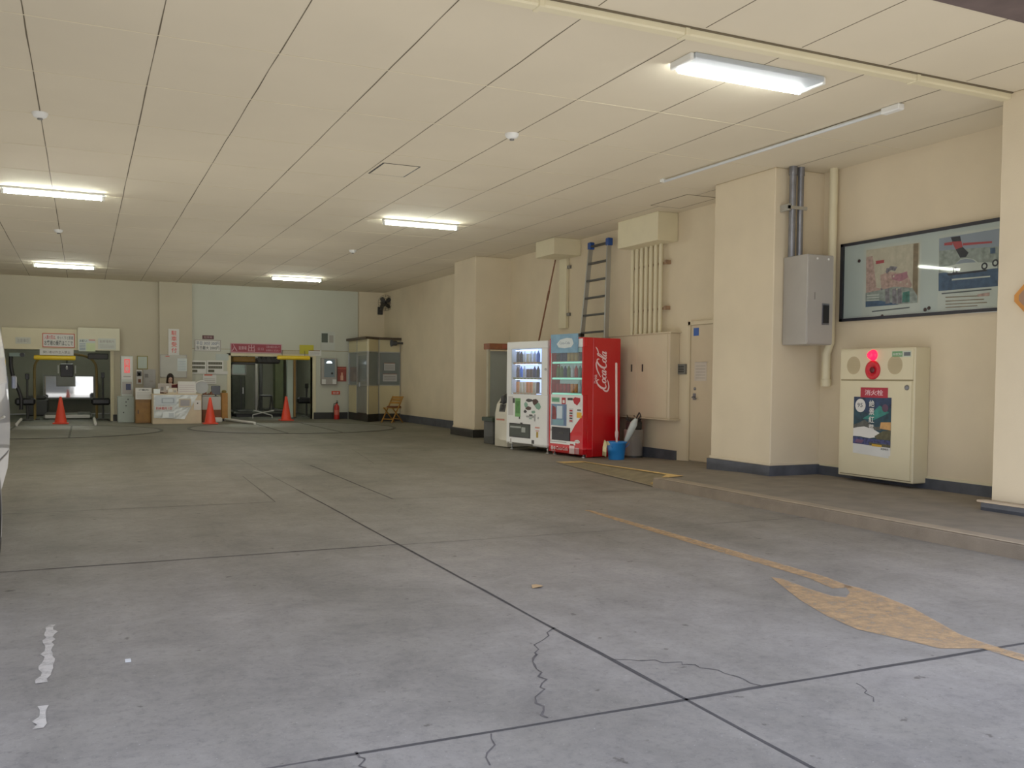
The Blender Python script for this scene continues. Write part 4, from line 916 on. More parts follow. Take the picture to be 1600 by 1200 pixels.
# ------------------------------------------------------------------ floor paint
pn = MB(); fr = FT(0, 0, 0)
shaft = [(4.45, 7.85, .06), (4.42, 7.2, .09), (4.39, 6.4, .12), (4.36, 5.6, .13), (4.35, 5.1, .13), (4.33, 4.6, .13), (4.26, 4.3, .14)]
pn.ribbon(fr, shaft, .1, .003)
hd = [atz(x, y, 0) for x, y in [(1204, 902), (1222, 905), (1262, 920), (1300, 932), (1322, 934), (1328, 926), (1318, 914), (1342, 919), (1380, 932), (1425, 950), (1470, 975), (1500, 992), (1540, 1006), (1600, 1024), (1600, 1034), (1535, 1014), (1470, 1014), (1420, 1002), (1340, 984), (1290, 962), (1250, 938)]]
pn.add([(p.x, p.y, .003) for p in hd], [list(range(len(hd)))], 0)
o = pn.build('painted_arrow', paint_mat('worn_yellow_paint', (190, 152, 104), .42, 12), None, origin=(4.2, 5, 0)); tag(o, 'worn yellow arrow painted on the concrete floor', 'floor marking')
pn = MB()
def ragged(y0, y1, x0, x1, z=.003):
    n = int((y1-y0)/.05)+2; ys = [y0+(y1-y0)*i/(n-1) for i in range(n)]
    L_ = [(x0+random.uniform(-.012, .014), y) for y in ys]; R_ = [(x1+random.uniform(-.014, .012), y) for y in ys]
    pn.add([(x, y, z) for x, y in L_+R_], [[i, n+i, n+i+1, i+1] for i in range(n-1)], 0)
ragged(4.25, 5.22, -.182, -.137)
o = pn.build('white_line_marking', paint_mat('worn_white_paint', (204, 196, 182), .32, 12), None, origin=(-.16, 4.5, 0)); tag(o, 'long ragged strip left of a worn white line on the floor', 'floor marking')
pn = MB(); ragged(3.70, 3.95, -.170, -.135); o = pn.build('white_line_marking', MATS['worn_white_paint'], None, origin=(-.15, 3.8, 0)); tag(o, 'short ragged fragment of the worn white line, nearest the bottom of the floor', 'floor marking')
pn = MB(); p = atz(841, 918, 0); pn.add([(p.x-.05, p.y-.02, .004), (p.x, p.y-.03, .012), (p.x+.04, p.y+.01, .006), (p.x+.01, p.y+.05, .010), (p.x-.03, p.y+.03, .014)], [[0, 1, 4], [1, 2, 3, 4]]); tag(pn.build('dry_leaf', mat('leaf_tan', (190, 156, 110), .8), None, origin=(p.x, p.y, 0)), 'small dry tan leaf on the concrete in the middle of the floor', 'leaf')
pn = MB(); p = atz(200, 1033, 0); pn.box(p.x-.012, p.x+.012, p.y-.02, p.y+.02, .001, .005); tag(pn.build('paper_scrap', m_paper, None, origin=(p.x, p.y, 0)), 'tiny white paper scrap on the floor right of the white line', 'scrap')

# turntables
def turntable(cx, cy, r, label):
    t = thing('turntable', label, 'turntable', (cx, cy, 0), 0, 'car turntables')
    b = MB(); b.lathe((0, 0, 0), [(r, .001), (r-.005, .006), (0, .007)], 72, smooth=False); b.build('plate', m_turn, t, True)
    b = MB(); b.lathe((0, 0, 0), [(r+.07, .001), (r+.07, .009), (r, .009), (r, .001)], 72, smooth=False); b.build('rim', m_turnrim, t, True)
    for a in (-.62, .62):
        b = MB(); b.box(a-.02, a+.02, -math.sqrt(r*r-a*a)+.05, math.sqrt(r*r-a*a)-.05, .007, .012); b.build('wheel_track', m_turnrim, t, True)
    return t
turntable(4.75, 23.2, 2.45, 'round steel car turntable in the floor before the right lift bay')
turntable(-.9, 23.0, 2.5, 'round steel car turntable in the floor before the left lift bay')

# ------------------------------------------------------------------ traffic cones
def cone(loc, label):
    t = thing('traffic_cone', label, 'traffic cone', loc, 0, 'orange traffic cones')
    b = MB(); b.lathe((0, 0, 0), [(.15, .03), (.145, .05), (.028, .69), (.02, .70), (0, .70)], 28); b.build('cone', m_orange, t, True)
    b = MB(); b.box(-.19, .19, -.19, .19, 0, .03, b=.012); b.build('base', m_orange, t, True)
    return t
c1 = cone((-.55, 26.5, 0), 'orange traffic cone in front of the left lift bay')
dup(c1, (3.03, 25.6, 0), 'orange traffic cone right of the reception desk')
dup(c1, (5.30, 27.0, 0), 'orange traffic cone in front of the right lift bay')

# ------------------------------------------------------------------ left bay
t = thing('bay_header', 'cream sheet metal header above the left lift bay', 'header', (-.5, BY, 1.95))
b = MB(); b.box(-1.95, -.16, BY-.16, BY-.004, 1.93, 2.49, b=.006); b.build('header_panel', m_cream, t)
b = MB(); b.box(-.155, .90, BY-.24, BY-.004, 1.93, 2.54, b=.008); b.build('roller_box', mat('cream_box_light', (214, 210, 182), .5, var=.02), t)
def sign(name, label, x0, z0, x1, z1, Y, base, texts, border=None, cat='sign', extra=None):
    b = MB(); F = FB(x0, z0, Y); w = x1-x0; h = z1-z0; mats = [base]
    b.slab(F, 0, 0, w, h, 0, .012, 0)
    if border:
        mats.append(border); k = .022
        for r in ((0, 0, w, k), (0, h-k, w, h), (0, 0, k, h), (w-k, 0, w, h)): b.rect(F, *r, .0125, 1)
    for (s, u0, v0, u1, v1, m) in texts:
        if m not in mats: mats.append(m)
        b.text(F, s, u0*w, v0*h, u1*w, v1*h, .0135, mats.index(m))
    for (u0, v0, u1, v1, m) in (extra or []):
        if m not in mats: mats.append(m)
        b.rect(F, u0*w, v0*h, u1*w, v1*h, .013, mats.index(m))
    return tag(b.build(name, mats, None, origin=F.p(w/2, 0, 0)), label, cat)
def XZ(px, py, Y): p = aty(px, py, Y); return p.x, p.z
def psign(name, label, px0, py0, px1, py1, Y, *a, **k):
    x0, z1 = XZ(px0, py0, Y); x1, z0 = XZ(px1, py1, Y); z1b = XZ(px1, py0, Y)[1]; z0b = XZ(px0, py1, Y)[1]
    return sign(name, label, x0, (z0+z0b)/2, x1, (z1+z1b)/2, Y, *a, **k)
m_txtred = mat('text_red', (196, 60, 66), .6); m_txtblk = mat('text_charcoal', (52, 62, 66), .6); m_txtblue = mat('text_blue_grey', (92, 108, 136), .6)
m_bordred = mat('border_red', (206, 100, 84), .6)
psign('warning_sign', 'white warning sign with red border above the left lift bay', 66, 521, 117, 543, BY-.175, m_paper, [('入庫の際は、', .06, .56, .42, .86, m_txtred), ('ゆっくりと前進', .46, .58, .95, .84, m_print), ('お客様の乗降はここで', .06, .14, .94, .50, m_txtblk)], m_bordred)
psign('notice_strip', 'narrow white notice strip under the red bordered warning sign', 62, 545, 115, 555, BY-.25, m_paper, [('関係者以外立入禁止', .1, .25, .9, .7, m_greyd)])
psign('notice_sheet', 'faint pale notice at the left of the bay header', 24, 527, 48, 537, BY-.17, mat('faded_notice', (196, 198, 184), .7), [('注意事項', .1, .2, .9, .8, m_grey)])
psign('notice_sheet', 'colourful notice with green corner on the cream roller box', 123, 530, 149, 549, BY-.25, mat('notice_bluewhite', (196, 206, 202), .7), [('お願い', .05, .76, .5, .95, m_txtblk)], extra=[(.45, 0, 1, .7, mat('notice_lime', (200, 214, 168), .7)), (.6, .9, 1, .97, m_bordred)] + [(.05, .1+i*.12, .4, .14+i*.12, m_txtblue) for i in range(5)])
psign('notice_sheet', 'plain white notice at the right end of the cream roller box', 153, 529, 181, 546, BY-.25, mat('notice_greywhite', (198, 204, 194), .7), [('駐車場案内', .1, .6, .9, .85, m_grey)], extra=[(.1, .15+i*.12, .9, .18+i*.12, m_grey) for i in range(3)])

def padded_bar(px0, px1, py, Y, label):
    a = aty(px0, py, Y); c = aty(px1, py, Y); t = thing('padded_bar', label, 'bar', a.lerp(c, .5), 0, 'yellow height bars')
    z = (a.z+c.z)/2
    b = MB(); b.tube([(a.x, Y, z), (a.x+.03, Y, z), (c.x-.03, Y, z), (c.x, Y, z)], [.05, .062, .062, .05], 14); b.build('pad', m_yellow, t)
    b = MB()
    for x in (a.x+.15, c.x-.15): b.tube([(x, Y, z+.05), (x, Y+.02, z+.22)], .008, 6)
    b.build('hanger', m_dark, t); return t
padded_bar(53, 118, 559, BY-.2, 'yellow padded height bar hanging in the left lift bay')
padded_bar(433, 484, 559, BY-.12, 'yellow padded height bar hanging in the right lift bay')
# arch inside the left bay
t = thing('guard_arch', 'ochre steel arch standing inside the left lift bay', 'arch', (-.5, 29, 0))
xl, xr = aty(54, 600, 29).x, aty(151, 600, 29).x; pts = []
zc = 1.35
pts = [(xl, 29, 0), (xl, 29, zc)]+[((xl+xr)/2-(xr-xl)/2*math.copysign(abs(math.cos(a))**.7, math.cos(a)), 29, zc+.50*math.sin(a)**.7) for a in [PI*i/16 for i in range(1, 16)]]+[(xr, 29, zc), (xr, 29, 0)]
m_ochre = mat('ochre_paint', (130, 108, 56), .55, var=.15)
b = MB(); b.tube(pts, .035, 10); b.build('hoop', m_ochre, t)
b = MB(); b.box(xl-.12, xl+.12, 28.9, 29.1, 0, .03); b.box(xr-.12, xr+.12, 28.9, 29.1, 0, .03); b.build('base_plate', m_dark, t)
# monitor
t = thing('guidance_monitor', 'black guidance monitor hanging in the middle of the left lift bay', 'monitor', (0, 29.6, 1.4))
x0, z1 = XZ(94, 568, 29.6); x1, z0 = XZ(115, 589, 29.6)
b = MB(); b.box(x0, x1, 29.6, 29.85, z0, z1, b=.02); b.build('housing', m_black, t)
b = MB(); b.lathe(((x0+x1)/2, 29.6, z1-.12), [(.03, 0), (.025, -.05), (0, -.052)], 14, axis='y', sy=2); b.build('lamp', mat('lamp_white', (220, 222, 218), .3), t)
b = MB(); b.tube([((x0+x1)/2, 29.7, z1), ((x0+x1)/2, 29.7, 2.7)], .02, 8); b.build('hanger', m_dark, t)
for s, xx in ((0, x0-.05), (1, x1+.05)):
    b = MB(); b.box(xx-.015, xx+.015, 29.58, 29.62, z0+.1, z1-.05); b.build('reflector_strip', m_paper, t)
# mirror panels
t = thing('safety_mirror', 'wide mirror pair at the rear of the left lift bay reflecting daylight', 'mirror', (-.4, 32.6, .5))
x0, z1 = XZ(70, 588, 32.6); xm0 = aty(88, 600, 32.6).x; xm1 = aty(118, 600, 32.6).x; x1, z0 = XZ(146, 621, 32.6)
m_daymir = mat('bright_mirror', (250, 252, 250), .05, 1.0, var=0)
for a, c in ((x0, xm0), (xm1, x1)):
    b = MB(); b.box(a, c, 32.6, 32.62, z0, z1); b.build('mirror_glass', m_mirror, t)
b = MB(); b.box(xm0, xm1, 32.6, 32.62, z0, z0+.35, 0); b.build('lower_mirror', m_mirror, t)
b = MB(); b.box(x0-.05, x1+.05, 32.62, 32.66, z0-.05, z1+.05); b.box(xm0, xm1, 32.58, 32.62, z0+.35, z1+.02, b=.01); b.build('frame', m_greyd, t)
for a in (-1.3, .9):
    pass
# rear daylight doorway of the shaft
wn = MB(); a = aty(74, 590, 33.15); c = aty(85, 620, 33.15)
# pallet
t = thing('lift_pallet', 'grey steel car pallet with pale edges inside the left lift bay', 'car pallet', (-.5, 29.5, 0))
b = MB(); b.box(-1.05, .20, 29.15, 31.4, .04, .10, b=.01); b.build('deck', mat('pallet_grey', (110, 112, 102), .5, .3, var=.1), t)
for x in (-.85, .0):
    b = MB(); b.box(x-.18, x+.18, 29.17, 31.3, .10, .13, b=.01); b.build('wheel_track', m_dark, t)
b = MB(); b.box(-1.0, .15, 29.10, 29.15, .03, .12, b=.008); b.build('front_edge', m_paper, t)
def guide_rail(px0, py0, px1, py1, label, grp='pale floor guide rails'):
    a = atz(px0, py0, .05); c = atz(px1, py1, .05)
    if c.y > 28.3: c = a.lerp(c, (28.3-a.y)/(c.y-a.y))
    b = MB(); b.tube([a, c], .035, 10)
    for q_ in (a, c): b.tube([Vector((q_.x, q_.y, .0)), q_], .025, 8)
    o = b.build('guide_rail', m_paper, None, origin=(a.x, a.y, 0)); tag(o, label, 'rail', grp)
guide_rail(26, 663, 40, 647, 'pale slanting guide rail left of the cone at the left bay')
guide_rail(149, 662, 146, 646, 'pale guide rail right of the cone at the left bay')
for (xa1, ya1, xb1, yb1, Yc, lab) in ((395, 648, 428, 641, 28.6, 'pale crossed bar rising to the right, on the floor of the right bay'), (396, 641, 425, 649, 28.75, 'pale crossed bar falling to the right, on the floor of the right bay')):
    a = aty(xa1, ya1, Yc); c = aty(xb1, yb1, Yc); b = MB(); b.tube([a, c], .014, 8); lo_ = a if a.z < c.z else c; b.tube([Vector((lo_.x, Yc, 0)), lo_], .012, 8)
    tag(b.build('crossed_bar', m_paper, None, origin=(a.x, Yc, 0)), lab, 'bar', 'crossed pale bars')
guide_rail(352, 655, 398, 661, 'pale rail along the floor left of the right lift bay opening')
# dark stands with black pads
def stand(px, y0, y1, Y, label):
    a = aty(px, y1, Y); t = thing('sensor_stand', label, 'stand', (a.x, Y, 0), 0, 'dark sensor stands')
    zt = aty(px, y0, Y).z
    b = MB(); b.tube([(a.x, Y, .03), (a.x, Y, zt)], .03, 8); b.build('post', m_dark, t)
    b = MB(); b.lathe((a.x, Y, 0), [(.16, 0), (.16, .03), (.04, .04)], 16); b.build('base', m_dark, t)
    b = MB(); b.box(a.x-.30, a.x+.2, Y-.12, Y+.12, .42, .62, b=.05); b.build('pad', m_black, t)
    b = MB(); b.box(a.x-.05, a.x+.05, Y-.04, Y+.04, zt-.14, zt+.02, b=.015); b.build('sensor_head', m_black, t)
stand(43, 585, 650, 28.55, 'dark sensor stand on the left side of the left lift bay')
stand(161, 583, 650, 28.5, 'dark sensor stand on the right side of the left lift bay')
stand(479, 600, 650, 29.5, 'dark sensor stand on the right side of the right lift bay')
b = MB(); P = [aty(x, y, 28.4) for x, y in [(17, 553), (17, 570), (21, 590), (28, 607), (33, 622), (33, 640)]]
b.tube([Vector(q[:3]) for q in catmull([tuple(p) for p in P], 5)], .05, 10); tag(b.build('rubber_hose', m_black, None, origin=P[0]), 'thick black rubber hose curving down at the left bay', 'hose')
t = thing('wall_unit', 'pale wall lamp box under the header at the left end of the left bay', 'box', aty(22, 554, 28.3))
x0, z1 = XZ(14, 551, 28.3); x1, z0 = XZ(32, 557, 28.3)
b = MB(); b.box(x0, x1, 28.3, 28.5, z0, z1, b=.01); b.build('housing', mat('pale_teal_box', (150, 170, 162), .5), t)
b = MB(); b.lathe(((x1+.04), 28.38, (z0+z1)/2), [(.06, -.1), (.06, .1)], 12, axis='y'); b.build('end_drum', m_black, t)
b = MB(); P = [(-1.25, 28.8, 0), (-1.25, 28.8, 1.15)]; b.tube(P, .02, 8); tag(b.build('bay_post', m_ochre, None, origin=(-1.25, 28.8, 0)), 'thin ochre post beside the black hose in the left bay', 'post')
# box units at shaft top right
b = MB(); b.box(.1, .62, 28.1, 28.5, 1.70, 1.86, b=.02); tag(b.build('motor_housing', m_dark, None, origin=(.3, 28.3, 1.7)), 'dark motor housing under the right end of the left bay header', 'motor')
b = MB(); b.box(-1.6, -1.0, 31.5, 32.4, 0, .5, b=.03); b.box(-1.55, -1.05, 31.55, 32.3, .5, .62, b=.04); tag(b.build('rear_machinery_box', m_dark, None, origin=(-1.3, 32, 0)), 'dark machinery box at the rear left of the left lift bay', 'machinery')

# battens added out of sight under the shaft ceilings to light the bays
for xx, lab in ((-.5, 'added unseen fluorescent batten lighting the left lift bay'), (5.0, 'added unseen fluorescent batten lighting the right lift bay')):
    o = dup(L3, (xx, 29.9, 2.69), lab)

# ------------------------------------------------------------------ right bay
psign('lift_sign', 'long dark red sign with white lettering above the right lift bay', 360, 537, 440, 551.5, BY-.06, mat('sign_maroon', (138, 32, 50), .5, var=.04), [('入', .02, .12, .13, .88, mat('sign_letter_pink', (196, 150, 158), .6)), ('出', .34, .12, .47, .88, MATS['sign_letter_pink'] if 'sign_letter_pink' in MATS else m_paper), ('口', .53, .3, .57, .55, MATS['sign_letter_pink']), ('口', .60, .3, .64, .55, MATS['sign_letter_pink']),
      ('駐車場', .16, .3, .31, .7, MATS['sign_letter_pink']), ('係員の指示に従って', .69, .55, .96, .8, MATS['sign_letter_pink']), ('お待ちください', .69, .18, .96, .42, MATS['sign_letter_pink'])], MATS['sign_letter_pink'])
psign('yellow_notice', 'blank yellow sheet on the wall right of the red sign', 468, 539, 490, 553, BY-.045, mat('notice_yellow', (186, 178, 44), .6), [])
psign('notice_sheet', 'white sheet overlapping the corner of the yellow sheet', 482, 547.5, 502, 556, BY-.06, m_paper, [], extra=[(0, .88, .9, 1, m_rbrown)]+[(.1, .2+i*.2, .85, .25+i*.2, m_grey) for i in range(3)])
psign('notice_sheet', 'white notice with a dark square photo above the control box', 501, 518, 523, 547, BY-.05, mat('notice_pale', (190, 194, 184), .7), [], extra=[(.06, .40, .5, .9, mat('photo_dark_green', (74, 84, 74), .5)), (.6, .4, .9, .8, m_grey)])
t = thing('control_box', 'grey control box with a lit round display right of the right lift bay', 'control panel', (6.75, BY, 1.05))
x0, z1 = XZ(502, 559, BY-.16); x1, z0 = XZ(526, 601, BY-.16)
b = MB(); b.box(x0, x1, BY-.18, BY-.03, z0, z1, b=.012); b.build('cabinet', m_grey, t)
F = FB(x0, z0, BY-.18); w = x1-x0; h = z1-z0
b = MB(); b.slab(F, w*.18, h*.28, w*.86, h*.95, 0, .012); b.build('face_panel', mat('control_blue_grey', (122, 136, 142), .4, .2), t)
b = MB(); b.poly(F, [(w*.5+.09*math.cos(a), h*.80+.07*math.sin(a)) for a in [PI*i/10 for i in range(11)]], .014); b.build('display', mat('lit_display', (230, 240, 245), .3, emit=(230, 245, 255), es=1.5), t)
b = MB(); b.lathe(F.p(w*.68, h*.42, .012), [(.03, 0), (.03, -.02), (0, -.02)], 12, axis='y'); b.build('push_button', m_black, t)
for u in (.04, .72):
    b = MB(); b.slab(F, w*u, h*.02, w*(u+.24), h*.20, 0, .01); b.build('white_tag', m_paper, t)
psign('red_poster', 'dark red poster with a pale figure beside the booth', 527, 573, 541, 596, BY-.05, mat('poster_dark_red', (142, 62, 50), .6, var=.15, vscale=10), [], extra=[(.35, .08, .65, .4, mat('poster_skin', (220, 170, 140), .6)), (.42, .4, .6, .6, MATS['poster_skin']) if 'poster_skin' in MATS else (.42, .4, .6, .6, m_paper), (.0, .85, 1, .9, m_bordred)])
psign('extinguisher_sign', 'small red fire extinguisher sign on the wall above the extinguisher', 518, 611, 531, 616.5, BY-.05, mat('red_orange_sign', (206, 74, 46), .5), [('消火器', .15, .2, .85, .8, m_paper)])
t = thing('fire_extinguisher', 'red fire extinguisher on the floor below its red sign', 'fire extinguisher', (6.93, 27.45, 0))
ex = aty(526, 650, 27.45).x
m_exred = mat('extinguisher_red', (188, 40, 34), .35, var=.04)
b = MB(); b.lathe((ex, 27.45, 0), [(.075, 0), (.08, .02), (.08, .36), (.065, .42), (.03, .45), (.025, .48)], 20); b.build('cylinder', m_exred, t)
b = MB(); b.box(ex-.02, ex+.02, 27.36, 27.47, .48, .52, b=.005); b.box(ex-.015, ex+.015, 27.33, 27.46, .54, .56, b=.004); b.build('valve_lever', m_black, t)
b = MB(); b.tube([(ex, 27.45, .49), (ex-.09, 27.42, .47), (ex-.11, 27.41, .3), (ex-.10, 27.41, .15)], .012, 8); b.build('hose', m_black, t)
b = MB(); b.lathe((ex, 27.45, 0), [(.0812, .14), (.0812, .28)], 20); b.build('label_band', m_bordred, t)
# inside right bay
b = MB(); x0 = aty(362, 590, 31).x; x1 = aty(383, 590, 31).x; z1 = aty(370, 587, 31).z
t = thing('machinery_cabinet', 'black machinery cabinet at the left inside the right lift bay', 'cabinet', ((x0+x1)/2, 31, 0))
b.box(x0, x1, 31, 31.6, .02, z1, b=.02); b.build('body', mat('machinery_black_green', (40, 44, 32), .6, var=.2, vscale=6), t)
b = MB(); b.box(x0+.28, x0+.31, 30.985, 31.0, .1, z1-.1); b.build('door_gap', m_black, t)
b = MB(); b.box(x0+.34, x0+.37, 30.97, 31.0, .7, .9); b.build('handle', m_alu, t)
b = MB(); xa_, za_ = XZ(362, 568, 31.8); xb_, zb_ = XZ(385, 586, 31.8); b.box(xa_, xb_, 31.8, 31.84, zb_, za_, 0); b.box(xa_, xb_, 31.79, 31.8, zb_, zb_+.04, 1); b.box(xa_, xa_+.04, 31.79, 31.8, zb_, za_, 1); b.box(xb_-.04, xb_, 31.79, 31.8, zb_, za_, 1); b.box(xa_, xb_, 31.79, 31.8, za_-.04, za_, 1); b.box(xa_, xb_, 31.84, 33.2, za_-.1, za_-.06, 1)
tag(b.build('hanging_panel', [mat('pale_blue_panel', (150, 164, 160), .5), m_grey], None, origin=(xa_, 31.8, zb_)), 'pale blue grey panel hanging above the black machinery cabinet', 'panel')
def post(px, Y, w_, h_, m_, label, name='lift_post', extra=None):
    p = aty(px, 640, Y); t = thing(name, label, 'post', (p.x, Y, 0))
    b = MB(); b.box(p.x-w_/2, p.x+w_/2, Y, Y+w_, .02, h_, b=.006); b.build('column', m_, t)
    b = MB(); b.box(p.x-w_*.8, p.x+w_*.8, Y-w_*.3, Y+w_*1.3, 0, .02); b.build('foot_plate', m_dark, t); return t
post(401, 30.2, .08, 2.6, m_grey, 'slim grey post left of centre inside the right lift bay')
post(408, 30.6, .10, 2.6, m_dark, 'dark post just right of the slim grey post in the right bay')
post(453.5, 28.5, .17, 1.95, mat('pale_green_post', (176, 190, 176), .5, var=.03), 'wide pale green post behind the cone in the right bay')
post(460.5, 28.7, .06, 1.95, mat('ochre_post', (176, 132, 70), .5, var=.1), 'thin ochre post beside the wide pale green post')
b = MB(); xa_ = aty(430, 600, 32.0).x; xb_ = aty(443, 600, 32.0).x; b.box(xa_, xb_, 32.0, 32.4, 0, 2.6, b=.01); tag(b.build('shaft_column', mat('olive_column_paint', (92, 98, 66), .7, var=.1), None, origin=(xa_, 32, 0)), 'olive column at the back of the right lift bay', 'column')  # plain olive column colour
t = thing('hoist_carriage', 'ochre and dark hoist carriage under the ceiling of the right bay', 'hoist', (4.6, 29, 1.8))
x0, z1 = XZ(364, 557, 28.6); x1, z0 = XZ(399, 566, 28.6)
b = MB(); b.box(x0, x1, 28.6, 29.2, z0, z1, b=.02); b.build('beam', mat('hoist_ochre', (150, 112, 34), .5, var=.15), t)
b = MB(); b.box(x0, x1, 28.58, 29.2, z0-.07, z0, b=.01); b.build('lower_edge', m_dark, t)
b = MB(); b.box(x1+.03, x1+.75, 28.6, 29.1, z0-.04, z1, b=.05); 
for i in range(5): b.tube([(x1+.1+i*.14, 28.56, z0+.1), (x1+.1+i*.14, 28.66, z0+.1)], .05, 10)
b.build('motor_block', m_dark, t)
b = MB(); b.box(x0+.2, x0+.25, 28.8, 28.85, z1, 2.7); b.box(x1-.25, x1-.2, 28.8, 28.85, z1, 2.7); b.build('hanger', m_dark, t)
t = thing('lift_pallet', 'dark steel car pallet inside the right lift bay', 'car pallet', (5, 29.5, 0))
b = MB(); b.box(4.2, 6.0, 29.6, 32.0, .10, .16, b=.01); b.build('deck', mat('pallet_dark', (84, 88, 78), .5, .3, var=.1), t)
for x in (4.55, 5.65):
    b = MB(); b.box(x-.22, x+.22, 29.58, 32.0, .16, .20, b=.01); b.build('wheel_track', m_dark, t)
b = MB(); b.box(4.3, 5.9, 29.7, 31.8, 0, .10); b.build('underframe', m_black, t)
t = thing('low_frame', 'low dark trestle frame inside the right lift bay', 'frame', (4.75, 28.9, .2))
P = [aty(x, y, 30.0) for x, y in ((406, 618), (424, 618))]
b = MB(); b.box(P[0].x, P[1].x, 29.9, 30.1, P[0].z-.04, P[0].z+.02, b=.01); b.build('top_bar', m_black, t)
for p in P:
    b = MB(); b.tube([(p.x, 30, p.z), (p.x-.06, 30, .20)], .025, 8); b.tube([(p.x, 30, p.z), (p.x+.06, 30, .20)], .025, 8); b.build('leg', m_dark, t)

# ------------------------------------------------------------------ booth in the corner
ZB = .22; bx0 = 7.31
cxm = aty(592, 600, 26.0).x
t = thing('attendant_booth', 'cream attendant booth with grey glass in the far right corner', 'booth', (8, 26.9, 0))
def pxy(px, x=None, y=None):
    d = ray(px, 600)
    return (x, x*d.y/d.x) if x is not None else (y*d.x/d.y, y)
c1_ = pxy(575, x=bx0+.02); A_ = (bx0, BY-.13); B_ = (bx0+.02, min(c1_[1], 27.2)); C_ = (cxm, 26.02); D_ = (RW-.01, 26.02)
pts2 = [A_, B_, C_, D_, (RW-.01, BY-.13)]
b = MB(); b.prism([(x, y, 0.0) for x, y in pts2], (0, 0, ZB)); b.build('plinth', m_baseblk, t)
def panel(mb, p, q_, z0, z1, th=.03, mi=0, s0=0, s1=1, off=0):
    P_, Q_ = Vector(p), Vector(q_); d = (Q_-P_); n_ = Vector((d.y, -d.x)).normalized()
    if n_.dot(Vector((-1, -1))) < 0: n_ = -n_
    a = P_+d*s0+n_*off; c = P_+d*s1+n_*off
    mb.prism([(a.x, a.y, z0), (c.x, c.y, z0), (c.x-n_.x*th, c.y-n_.y*th, z0), (a.x-n_.x*th, a.y-n_.y*th, z0)], (0, 0, z1-z0), mi)
m_boothp = mat('booth_cream', (200, 190, 150), .5, var=.03); m_boothg = mat('booth_glass', (132, 142, 140), .12, var=.04); m_boothg.node_tree.nodes['Principled BSDF'].inputs['Alpha'].default_value = .72
LBW = 1.05; TOP0, TOP1 = 2.02, 2.36
b = MB(); panel(b, A_, B_, ZB, LBW, s1=.45); b.build('lower_panel', m_boothp, t)
for p_, q_ in ((B_, C_), (C_, D_)):
    b = MB(); panel(b, p_, q_, ZB, LBW); b.build('lower_panel', m_boothp, t)
b = MB(); panel(b, A_, B_, TOP0, TOP1); panel(b, B_, C_, TOP0, TOP1); panel(b, C_, D_, TOP0, TOP1); b.build('fascia', m_boothp, t)
b = MB()
for p_, q_, ss in ((A_, B_, (0, .45, .97)), (B_, C_, (0.02, .98)), (C_, D_, (.02, .98))):
    for s__ in ss: panel(b, p_, q_, ZB, TOP1, .045, 0, max(0, s__-.012), min(1, s__+.012), .008)
for p_, q_ in ((A_, B_), (B_, C_), (C_, D_)): panel(b, p_, q_, TOP0-.03, TOP0, .04, 0, 0, 1, .006); panel(b, p_, q_, LBW-.02, LBW+.01, .04, 0, 0, 1, .006)
b.build('aluminium_frame', m_alu, t)
for p_, q_, e_ in ((A_, B_, .45), (B_, C_, 1), (C_, D_, 1)):
    b = MB(); panel(b, p_, q_, LBW, TOP0, .008, 0, 0, e_, -.01); b.build('glass_pane', m_boothg, t)
b = MB(); panel(b, A_, B_, ZB+.02, TOP0, .03, 0, .47, .96, 0); dd_ = b.build('door', mat('booth_door_grey', (136, 138, 130), .4, .4, var=.05), t)
b = MB(); panel(b, A_, B_, 1.15, TOP0-.12, .01, 0, .52, .92, .004); b.build('door_window', mat('door_pane_grey', (120, 128, 124), .15, .2), dd_)
b = MB(); panel(b, A_, B_, 1.0, 1.12, .03, 0, .52, .60, .03); b.build('door_handle', m_alu, dd_)
b = MB(); cc_ = [(A_[0]-.08, A_[1]), (B_[0]-.08, B_[1]-.04), (C_[0]-.03, C_[1]-.09), (D_[0], D_[1]-.09), (D_[0], A_[1])]
b.prism([(x, y, TOP1) for x, y in cc_], (0, 0, .07)); b.build('roof', mat('booth_roof_dark', (70, 58, 44), .6, var=.1), t)
for px0, py0, px1, py1, lab in ((600, 567, 617, 579, 'upper white notice inside the booth window'), (598, 584, 620, 596, 'lower white notice inside the booth window')):
    psign('booth_notice', lab, px0, py0, px1, py1, 26.0, mat('notice_lilac_white', (176, 178, 176), .7), [], extra=[(.1, .2+i*.2, .9, .25+i*.2, m_greyd) for i in range(3)]+[(0, .93, 1, 1, m_rbrown)])
t = thing('wall_speaker', 'dark horn speaker at the roof corner of the booth', 'speaker', (8.3, 25.7, 2.3))
p = aty(620, 536, 25.7)
b = MB(); b.lathe((p.x+.04, 25.84, p.z), [(.05, 0), (.05, -.06), (.10, -.15), (.105, -.17), (.09, -.16), (.03, -.08), (0, -.08)], 18, axis='x', sx=1); b.build('horn', mat('speaker_slate', (62, 66, 70), .5), t)
b = MB(); b.box(p.x+.02, RW, 25.80, 25.86, p.z-.03, p.z+.03); b.box(p.x-.06, p.x+.06, 25.82, 25.92, p.z-.07, p.z+.07, b=.02); b.build('bracket', m_dark, t)
